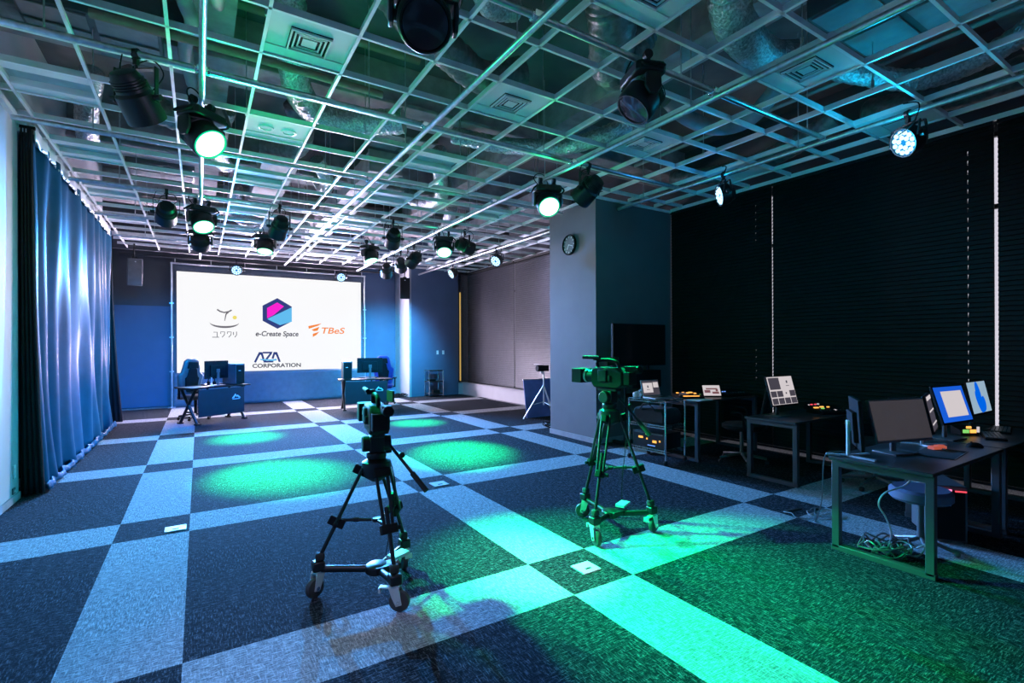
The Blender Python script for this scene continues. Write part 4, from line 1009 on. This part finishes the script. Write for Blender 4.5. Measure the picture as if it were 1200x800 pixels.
b = MB(); b.box((-0.14, 0.0, 1.13), (0.10, 0.16, 0.006)); b.box((-0.05, 0, 0.97), (0.05, 0.05, 0.05)); b.build('barn_door', WHITE, ls)
bd = thing('folded_board', 'bluish board leaning behind the studio lamp stand', 'board', (6.15, 8.62, 0))
b = MB(); b.box((0, 0, 0.40), (0.75, 0.02, 0.80), RX(-0.16)); b.build('sheet', mat('blue_board', (0.08, 0.16, 0.42), 0.6), bd)
b = MB(); b.box((0, 0.0, 0.80), (0.77, 0.03, 0.02), RX(-0.16)); b.build('edge', ALU, bd)

# ------------------------------------------------------------------ big display by the column
tv = thing('large_display', 'large black flat display on a floor stand before the grey column', 'display', (5.69, 5.40, 0))
b = MB(); b.box((0, 0, 1.515), (1.12, 0.05, 0.64)); b.box((0, 0.05, 1.5), (0.6, 0.06, 0.4)); b.build('shell', BLKPL, tv, bevel=0.006)
b = MB(); b.box((0, -0.027, 1.52), (1.09, 0.004, 0.60)); b.build('screen', SCRB, tv)
b = MB()
for d in (-1, 1): b.cyl((d * .25, 0.06, 0.05), (d * .25, 0.06, 1.5), 0.022, n=10); b.box((d * .25, 0.02, 0.03), (0.05, 0.56, 0.04))
b.box((0, 0.06, 0.75), (0.52, 0.03, 0.06)); b.build('floor_stand', BLACK, tv)
b = MB(); b.box((0.05, -0.02, 1.0), (0.62, 0.18, 0.26)); b.build('equipment_box', BLKPL, tv, bevel=0.008)

# ------------------------------------------------------------------ rack cart
rk = thing('rack_cart', 'chrome wire rack cart holding audio gear beside the tripod', 'rack', (5.11, 4.55, 0), math.radians(4))
RZK = math.radians(4)
for x in (-.20, .20):
    for y in (-.29, .29): b = MB(); b.cyl((x, y, 0.06), (x, y, 0.80), 0.0125, n=10); b.build('post', CHROME, rk)
for z in (0.15, 0.46, 0.78):
    b = MB()
    for y in (-.29, .29): b.cyl((-.2, y, z), (.2, y, z), 0.006, n=6); b.cyl((-.2, y, z + 0.03), (.2, y, z + 0.03), 0.006, n=6)
    for x in (-.2, .2): b.cyl((x, -.29, z), (x, .29, z), 0.006, n=6); b.cyl((x, -.29, z + 0.03), (x, .29, z + 0.03), 0.006, n=6)
    for k in range(16):
        y = -.28 + k * 0.0373; b.cyl((-.2, y, z + 0.034), (.2, y, z + 0.034), 0.003, n=5)
        b.cyl((-.2, y, z), (-.2, y + 0.03, z + 0.03), 0.003, n=5)
    b.build('wire_shelf', CHROME, rk)
for x in (-.20, .20):
    for y in (-.29, .29): b = MB(); b.lathe([(0.03, -.012), (0.034, 0), (0.03, .012)], T(x, y, 0.034) @ RX(PI / 2), 12); b.build('caster', RUBBER, rk)
def K(x, y): return (5.11 + x * math.cos(RZK) - y * math.sin(RZK), 4.55 + x * math.sin(RZK) + y * math.cos(RZK))
def rack_unit(label, x, y, z, w_, d_, h_, leds):
    root = thing('rack_unit', label, 'audio gear', (*K(x, y), z), RZK)
    b = MB(); b.box((0, 0, h_ / 2), (w_, d_, h_)); b.build('chassis', BLACK, root, bevel=0.004)
    for m, pts in leds:
        for (yy, zz, s1, s2) in pts: b = MB(); b.box((-w_ / 2 - 0.003, yy, zz), (0.005, s1, s2)); b.build('indicator', m, root)
    b = MB(); b.box((-w_ / 2 - 0.002, 0, h_ - 0.02), (0.004, d_ * 0.9, 0.012)); b.build('faceplate_trim', GREYPL, root)
rack_unit('wide mixer amplifier with orange lamps on the bottom rack shelf', 0.0, 0.0, 0.186, 0.34, 0.5, 0.20,
          ((LEDO, ((0.12, 0.12, 0.07, 0.025), (0.02, 0.11, 0.02, 0.02), (-0.10, 0.085, 0.06, 0.03), (-0.18, 0.10, 0.02, 0.02))), (LEDG, ((0.03, 0.17, 0.025, 0.02),)), (LEDB, ((-0.05, 0.03, 0.12, 0.01),))))
bg = thing('equipment_bag', 'black padded equipment bag on the middle rack shelf', 'bag', (*K(0, 0.0), 0.496), RZK)
b = MB(); b.prism([(-.25, 0), (.25, 0), (.26, .12), (.22, .20), (-.22, .20), (-.26, .12)], 0.36, T(-0.18, 0, 0) @ Matrix(((0, 0, 1, 0), (1, 0, 0, 0), (0, 1, 0, 0), (0, 0, 0, 1)))); b.build('bag_body', BLKFAB, bg, bevel=0.03)
b = MB(); b.tube(smooth_path([(-.19, -.12, .17), (-.20, -.05, .25), (-.20, .05, .25), (-.19, .12, .17)], 5), 0.010, 6); b.build('bag_handle', BLKPL, bg)
lp = thing('laptop', 'open laptop with a lit screen on top of the rack cart', 'laptop', (*K(-0.03, -0.05), 0.818), -0.05)
b = MB(); b.box((0, 0, 0.009), (0.32, 0.22, 0.016)); b.build('base', ALU, lp, bevel=0.004)
b = MB(); b.box((0, -0.01, 0.0175), (0.28, 0.10, 0.003)); b.build('keys', BLKPL, lp)
M = T(0, 0.11, 0.015) @ RX(-0.25)
b = MB(); b.box((0, 0, 0.11), (0.32, 0.008, 0.22), M); lid = b.build('lid', ALU, lp, bevel=0.003)
b = MB(); b.box((0, -0.005, 0.112), (0.30, 0.002, 0.19), M); b.build('screen', SCRGREY, lid)
b = MB(); b.box((-0.05, -0.007, 0.115), (0.17, 0.002, 0.13), M); b.box((0.095, -0.007, 0.15), (0.09, 0.002, 0.07), M); b.build('bright_window', SCRW, lid)
b = MB(); b.box((-0.05, -0.009, 0.13), (0.02, 0.002, 0.03), M); b.box((-0.05, -0.009, 0.09), (0.05, 0.002, 0.006), M); b.build('small_mark', INKK, lid)
pk = MB(); pk.lathe([(0.05, 0), (0.06, 0.02), (0.05, 0.06), (0.02, 0.075)], T(*K(-0.12, 0.22), 0.818), 14); pk.cyl(Vector((*K(-0.12, 0.22), 0.88)), Vector((*K(-0.05, 0.22), 0.91)), 0.012, n=8)
tag(pk.build('tape_roll', PVCG), 'small teal bundle beside the laptop on the rack cart', 'bundle')

# ------------------------------------------------------------------ operator tables
def table(label, x0, x1, y0, y1, z, rz=0.0):
    cx, cy = (x0 + x1) / 2, (y0 + y1) / 2; L, W = x1 - x0, y1 - y0
    root = thing('work_table', label, 'table', (cx, cy, 0), rz, 'dark work tables')
    b = MB(); b.box((0, 0, z - 0.0125), (L, W, 0.025)); b.build('table_top', DESKT, root, bevel=0.004)
    ins = 0.06
    for d in (-1, 1):
        x = d * (L / 2 - ins)
        for e in (-1, 1):
            b = MB(); b.box((x, e * (W / 2 - 0.03), (z - 0.025 + 0.02) / 2), (0.05, 0.05, z - 0.025 - 0.02)); b.build('leg', DESKF, root, bevel=0.004)
        b = MB(); b.box((x, 0, z - 0.05), (0.05, W - 0.1, 0.05)); b.build('top_rail', DESKF, root, bevel=0.004)
        b = MB(); b.box((x, 0, 0.02), (0.05, W, 0.04)); b.build('foot_rail', DESKF, root, bevel=0.004)
    b = MB(); b.box((0, W / 2 - 0.06, z - 0.05), (L - 2 * ins, 0.03, 0.05)); b.build('apron', DESKF, root)
    return root
table('dark table nearest the camera with monitors, at the right', 3.93, 5.33, 1.25, 1.87, 0.69)
table('dark table at the right picture edge continuing the near one', 5.36, 6.74, 1.25, 1.87, 0.69)
table('dark table behind, carrying the tilted grid monitor', 5.30, 6.70, 2.84, 3.42, 0.69)
table('dark table next to the rack cart with mixers on it', 5.40, 6.78, 4.15, 4.80, 0.79)

# mixers, tablet on the table next to the rack
def mixer(label, loc, rz, w_, d_, leds, name='control_panel', tilt=0.12):
    root = thing(name, label, 'control panel', loc, rz)
    b = MB(); b.prism([(-d_ / 2, 0), (d_ / 2, 0), (d_ / 2, 0.07), (-d_ / 2, 0.03)], w_, T(-w_ / 2, 0, 0) @ Matrix(((0, 0, 1, 0), (1, 0, 0, 0), (0, 1, 0, 0), (0, 0, 0, 1)))); b.build('console', BLKPL, root, bevel=0.004)
    sl2 = math.atan2(0.04, d_)
    M = T(0, 0, 0.051) @ RX(sl2)
    for m, pts in leds:
        for (x, y, sx, sy) in pts: b = MB(); b.box((x * w_ / 2, y * d_ / 2, 0.004), (sx, sy, 0.010), M); b.build('lit_key', m, root)
    b = MB()
    for k in range(8): b.box((-w_ * 0.4 + k * w_ * 0.115, -d_ * 0.22, 0.004), (0.014, 0.02, 0.01), M)
    b.build('keys', GREYPL, root)
    return root
mixer('video switcher glowing with orange keys beside the laptop', (5.62, 4.45, 0.79), -0.5, 0.34, 0.26,
      ((LEDO, ((-.7, .6, .03, .02), (-.2, .7, .03, .02), (.1, .5, .03, .03), (.4, .7, .05, .03), (.65, .3, .03, .03), (0, -.8, .22, .012))), (SCRGREY, ((-.35, .2, .09, .08),)), (LEDG, ((.85, -.3, .015, .012),))), tilt=0.5)
tb = thing('tablet', 'lit tablet standing on the table next to the rack cart', 'tablet', (6.02, 4.36, 0.79), -0.6)
M = T(0, 0, 0.01) @ RX(-0.5)
b = MB(); b.box((0, 0, 0.085), (0.25, 0.009, 0.17), M); b.build('shell', BLKPL, tb, bevel=0.003)
b = MB(); b.box((0, -0.006, 0.085), (0.235, 0.002, 0.155), M); b.build('screen', SCRW, tb)
b = MB()
for (x, z, s1, s2) in ((-.06, .07, .08, .04), (.05, .05, .09, .03), (.0, .11, .15, .02), (.07, .09, .03, .04)): b.box((x, -0.008, z), (s1, 0.002, s2), M)
b.build('picture_blocks', mat('tablet_picture', (.02, .02, .02), .4, emit=(0.30, 0.10, 0.10), estr=0.6), tb)
b = MB(); b.box((0, 0.07, 0.01), (0.2, 0.10, 0.012)); b.build('rest', BLKPL, tb)
mixer('flat sound mixer with a pale face behind the tablet', (6.42, 4.36, 0.79), -0.2, 0.42, 0.34, ((LEDB, ((-.6, .1, .02, .012), (-.4, .1, .02, .012))),), 'sound_mixer')
pp = MB(); pp.box((0, 0, 0.002), (0.30, 0.21, 0.003)); pp.box((0.02, 0.01, 0.0045), (0.29, 0.20, 0.002), RZ(0.08))
o = pp.build('paper_sheets', PAPER, loc=(5.55, 4.22, 0.79)); tag(o, 'loose paper sheets at the front of the mixer table', 'paper')

# grid monitor and its switcher
mv, M, s_ = monitor('tilted monitor showing a grid of pictures on the middle table', (5.67, 3.20, 0.69), -0.03, 0.50, 0.35, 0.29, -0.26, SCRW, BLKPL, GREYPL)
for (x, z, w_, h_) in ((-.125, .085, .20, .135),): panel_on(mv, M, 'picture_tile', x, z, w_, h_, SCRGREY)
for r_ in range(2):
    for c in range(4):
        if r_ == 0 and c == 2: continue
        panel_on(mv, M, 'picture_tile', -.18 + c * .12, -.035 - r_ * .082, .105, .068, SCRGREY)
panel_on(mv, M, 'small_mark', .12, .10, .025, .03, INKK); panel_on(mv, M, 'small_mark', .12, .055, .06, .006, INKK); panel_on(mv, M, 'small_mark', .06, -.03, .02, .02, INKK)
mixer('switcher with green and orange keys right of the grid monitor', (6.36, 3.02, 0.69), -0.35, 0.40, 0.24,
      ((LEDO, ((-.6, .5, .06, .02), (-.1, .7, .05, .02), (.3, .6, .03, .015))), (LEDG, ((-.3, .2, .04, .015),)), (SCRW, ((.2, -.4, .03, .015),))))
mixer('small panel with red lamps at the far end of the middle table', (6.58, 3.28, 0.69), -0.3, 0.20, 0.16,
      ((LEDR, ((.3, .4, .03, .012), (-.3, .4, .03, .012))), (SCRW, ((.8, .5, .025, .012), (-.8, .3, .012, .01)))))
# near table
def sidemon(): pass
monitor('dark monitor seen edge on at the near table corner with pale feet', (4.06, 1.74, 0.69), math.radians(32), 0.38, 0.36, 0.25, -0.06, SCRB, BLKPL, LTGREY, 'legs')
monitor('monitor with a plain dark grey face on the near table', (4.46, 1.62, 0.69), math.radians(-16), 0.56, 0.32, 0.25, -0.24, mat('grey_reflection_glow', (0.10, 0.09, 0.095), 0.5, emit=(0.040, 0.034, 0.037), estr=1.0), MONG, GREYPL, 'plate')  # faint emission stands in for light reflected off this blank panel
m1, M, s_ = monitor('monitor lit blue with a white window on the near table', (5.50, 1.62, 0.69), math.radians(-6), 0.50, 0.33, 0.30, -0.28, SCRBLUE, BLKPL, GREYPL, 'plate')
panel_on(m1, M, 'bright_window', 0.02, 0.005, 0.34, 0.22, SCRW)
m2, M, s_ = monitor('slim dark monitor overlapping the blue lit one on its left', (4.97, 1.60, 0.69), math.radians(14), 0.36, 0.30, 0.27, -0.20, SCRGREY, BLKPL, LTGREY, 'legs')
panel_on(m2, M, 'screen_band', 0.0, 0.12, 0.32, 0.03, SCRW); panel_on(m2, M, 'screen_band', 0.0, 0.02, 0.32, 0.012, SCRW); panel_on(m2, M, 'screen_band', 0.0, -0.08, 0.32, 0.012, SCRW)
m3, M, s_ = monitor('monitor showing a blue flower shape at the far right', (6.30, 1.66, 0.69), 0.0, 0.50, 0.32, 0.31, -0.20, SCRSKY, BLKPL, GREYPL, 'plate')
def petal(cx, cz, rx, rz_, a): 
    return [(cx + math.cos(a) * rx * math.cos(t * PI / 10) - math.sin(a) * rz_ * math.sin(t * PI / 10), cz + math.sin(a) * rx * math.cos(t * PI / 10) + math.cos(a) * rz_ * math.sin(t * PI / 10)) for t in range(20)]
b = MB()
for k, p in enumerate(((-.01, .03, .06, .12, .05), (.07, -.06, .05, .07, -.2), (-.05, -.04, .05, .11, .35), (.01, -.09, .08, .05, 0), (-.02, 0.0, .03, .11, -.1))):
    b.prism(petal(*p), 0.0012, M @ T(0, -0.0145 - k * 0.0012, 0) @ FLIPY)
b.build('flower_shape', SCRDEEP, m3)
keyboard('black keyboard on the right of the near table', (5.92, 1.46, 0.69), 0.35, 0.40)
keyboard('second black keyboard at the right picture edge', (6.40, 1.52, 0.69), 0.2, 0.40)
mouse('black mouse on the near table edge', (5.24, 1.40, 0.69), 0.6)
lc = thing('macro_keypad', 'small keypad glowing green and orange below the lit monitors', 'keypad', (5.88, 1.64, 0.69), -0.55)
b = MB(); b.prism([(-.06, 0), (.06, 0), (.06, .08), (-.04, .05)], 0.16, T(-0.08, 0, 0) @ Matrix(((0, 0, 1, 0), (1, 0, 0, 0), (0, 1, 0, 0), (0, 0, 0, 1)))); b.build('case', BLKPL, lc, bevel=0.004)
b = MB(); b.box((-.045, -.062, .04), (.05, .01, .03)); b.build('lit_key', LEDG, lc)
b = MB(); b.box((.02, -.062, .04), (.05, .01, .03)); b.box((-.02, -.062, .075), (.04, .01, .02)); b.build('lit_key', LEDO, lc)
b = MB(); b.box((.065, -.062, .055), (.018, .01, .05)); b.build('lit_key', SCRW, lc)
pd = thing('desk_pad', 'dark mouse pad in front of the plain grey monitor', 'pad', (4.72, 1.46, 0.69), 0.1)
b = MB(); b.box((0, 0, 0.0025), (0.42, 0.24, 0.005)); b.build('sheet', BLKFAB, pd, bevel=0.002)
b = MB(); b.box((0, -0.122, 0.003), (0.42, 0.004, 0.005)); b.build('hem', GREYPL, pd)
rl = MB(); rl.box((0, 0, 0.012), (0.13, 0.05, 0.022)); rl.box((0.02, 0, 0.026), (0.07, 0.03, 0.008)); o = rl.build('lit_hub', LEDOR, loc=(4.86, 1.60, 0.69)) if False else rl.build('lit_hub', mat('red_orange_glow', (0.05, 0.01, 0.01), 0.4, emit=(0.8, 0.16, 0.10), estr=0.5), loc=(4.86, 1.52, 0.697), rot=(0, 0, -0.3))
tag(o, 'small red glowing hub under the plain grey monitor', 'hub')

# under the near table: computer, cables, chairs
pc = pc_tower('computer tower with a red and pink light strip under the near table', (5.00, 1.56, 0), math.radians(-53), 0.22, 0.40, 0.42)
b = MB(); b.box((-0.04, -0.212, 0.40), (0.10, 0.006, 0.014)); b.build('light_strip', LEDM, pc)
b = MB(); b.box((0.065, -0.212, 0.395), (0.07, 0.006, 0.010)); b.build('light_strip', LEDR, pc)
b = MB(); b.box((-0.112, 0.0, 0.36), (0.004, 0.16, 0.06)); b.build('green_vent', PVCG, pc)
def office_chair(label, loc, rz, m=BLKFAB, back=True):
    root = thing('office_chair', label, 'chair', loc, rz, 'office chairs')
    b = MB(); b.lathe([(0.02, 0.42), (0.20, 0.42), (0.25, 0.45), (0.25, 0.485), (0.22, 0.505), (0.05, 0.50)], Matrix.Diagonal((0.95, 0.95, 1, 1)), 24); b.build('seat', m, root)
    b = MB()
    def bf(u, v): return ((u - .5) * (0.44 - 0.06 * v), 0.22 + 0.05 * (1 - (2 * u - 1) ** 2) + 0.08 * v, 0.56 + 0.42 * v)
    b.grid(bf, 12, 10); b.build('backrest', m, root, thick=0.03)
    b = MB(); b.tube(smooth_path([(0, 0.0, 0.41), (0, 0.22, 0.42), (0, 0.30, 0.50), (0, 0.30, 0.72)], 6), 0.018, 8); b.build('back_support', BLACK, root)
    for d in (-1, 1):
        b = MB(); b.tube(smooth_path([(d * .22, 0.05, 0.43), (d * .29, 0.05, 0.50), (d * .29, 0.02, 0.66), (d * .29, -0.10, 0.67)], 5), 0.014, 8); b.build('armrest', BLKPL, root)
    b = MB(); b.cyl((0, 0, 0.09), (0, 0, 0.42), 0.024, n=12)
    for k in range(5):
        a = 2 * PI * k / 5 + 0.3; b.tube([(0.02 * math.cos(a), 0.02 * math.sin(a), 0.11), (0.29 * math.cos(a), 0.29 * math.sin(a), 0.07)], 0.017, 8)
    base = b.build('base', GREYPL, root)
    for k in range(5):
        a = 2 * PI * k / 5 + 0.3; b = MB(); b.lathe([(0.022, -.018), (0.026, 0), (0.022, .018)], T(0.29 * math.cos(a), 0.29 * math.sin(a), 0.026) @ RZ(a) @ RX(PI / 2), 12); b.build('wheel', RUBBER, base)
    return root
STOOLM = mat('pale_vinyl_seat', (0.11, 0.12, 0.18), 0.4)
stl = thing('stool', 'low round stool with a bluish seat edge under the near table', 'stool', (4.48, 1.50, 0))
b = MB(); b.lathe([(0.03, 0.37), (0.17, 0.37), (0.19, 0.39), (0.19, 0.44), (0.17, 0.46), (0.05, 0.455)], None, 28); b.build('seat', STOOLM, stl)
b = MB(); b.cyl((0, 0, 0.08), (0, 0, 0.38), 0.022, n=12)
for k in range(5):
    a = 2 * PI * k / 5; b.tube([(0.02 * math.cos(a), 0.02 * math.sin(a), 0.09), (0.20 * math.cos(a), 0.20 * math.sin(a), 0.03)], 0.014, 8); b.ball((0.20 * math.cos(a), 0.20 * math.sin(a), 0.022), 0.022)
b.build('base', GREYPL, stl)
office_chair('dark office chair pulled up to the join of the two near tables', (5.15, 0.84, 0), PI + 0.3)
office_chair('dark office chair at the right end of the near tables', (5.95, 0.84, 0), PI - 0.2)
office_chair('dark office chair between the rack cart and the middle table', (5.92, 3.86, 0), PI + 0.5)
office_chair('dark office chair behind the near table, before the middle one', (6.05, 2.42, 0), PI - 0.3)
cables('tangle of black and grey cables on the floor under the near table', 4.20, 1.58, 0.17, 12, GREYPL, seed=8, h=0.10, th=0.006)
cables('loose pale cables on the floor left of the near table', 4.62, 2.30, 0.20, 3, GREYPL2, seed=11, h=0.02, th=0.004)
b = MB(); b.tube(smooth_path([(4.28, 1.46, 0.64), (4.24, 1.50, 0.52), (4.10, 1.58, 0.46), (4.06, 1.60, 0.38), (4.16, 1.60, 0.28), (4.25, 1.60, 0.16), (4.3, 1.62, 0.06)], 8), 0.006, 8)
tag(b.build('white_cable', CABLEW), 'white cable hanging in an arc under the near table', 'cable')
b = MB(); b.tube(smooth_path([(4.16, 1.84, 0.697), (4.08, 1.89, 0.70), (4.0, 1.93, 0.66), (4.1, 2.0, 0.3), (4.4, 2.2, 0.02), (4.8, 2.4, 0.008)], 8), 0.005, 6)
tag(b.build('grey_cable', GREYPL), 'grey cable draped over the back corner of the near table', 'cable')
print('objects', len(bpy.data.objects))
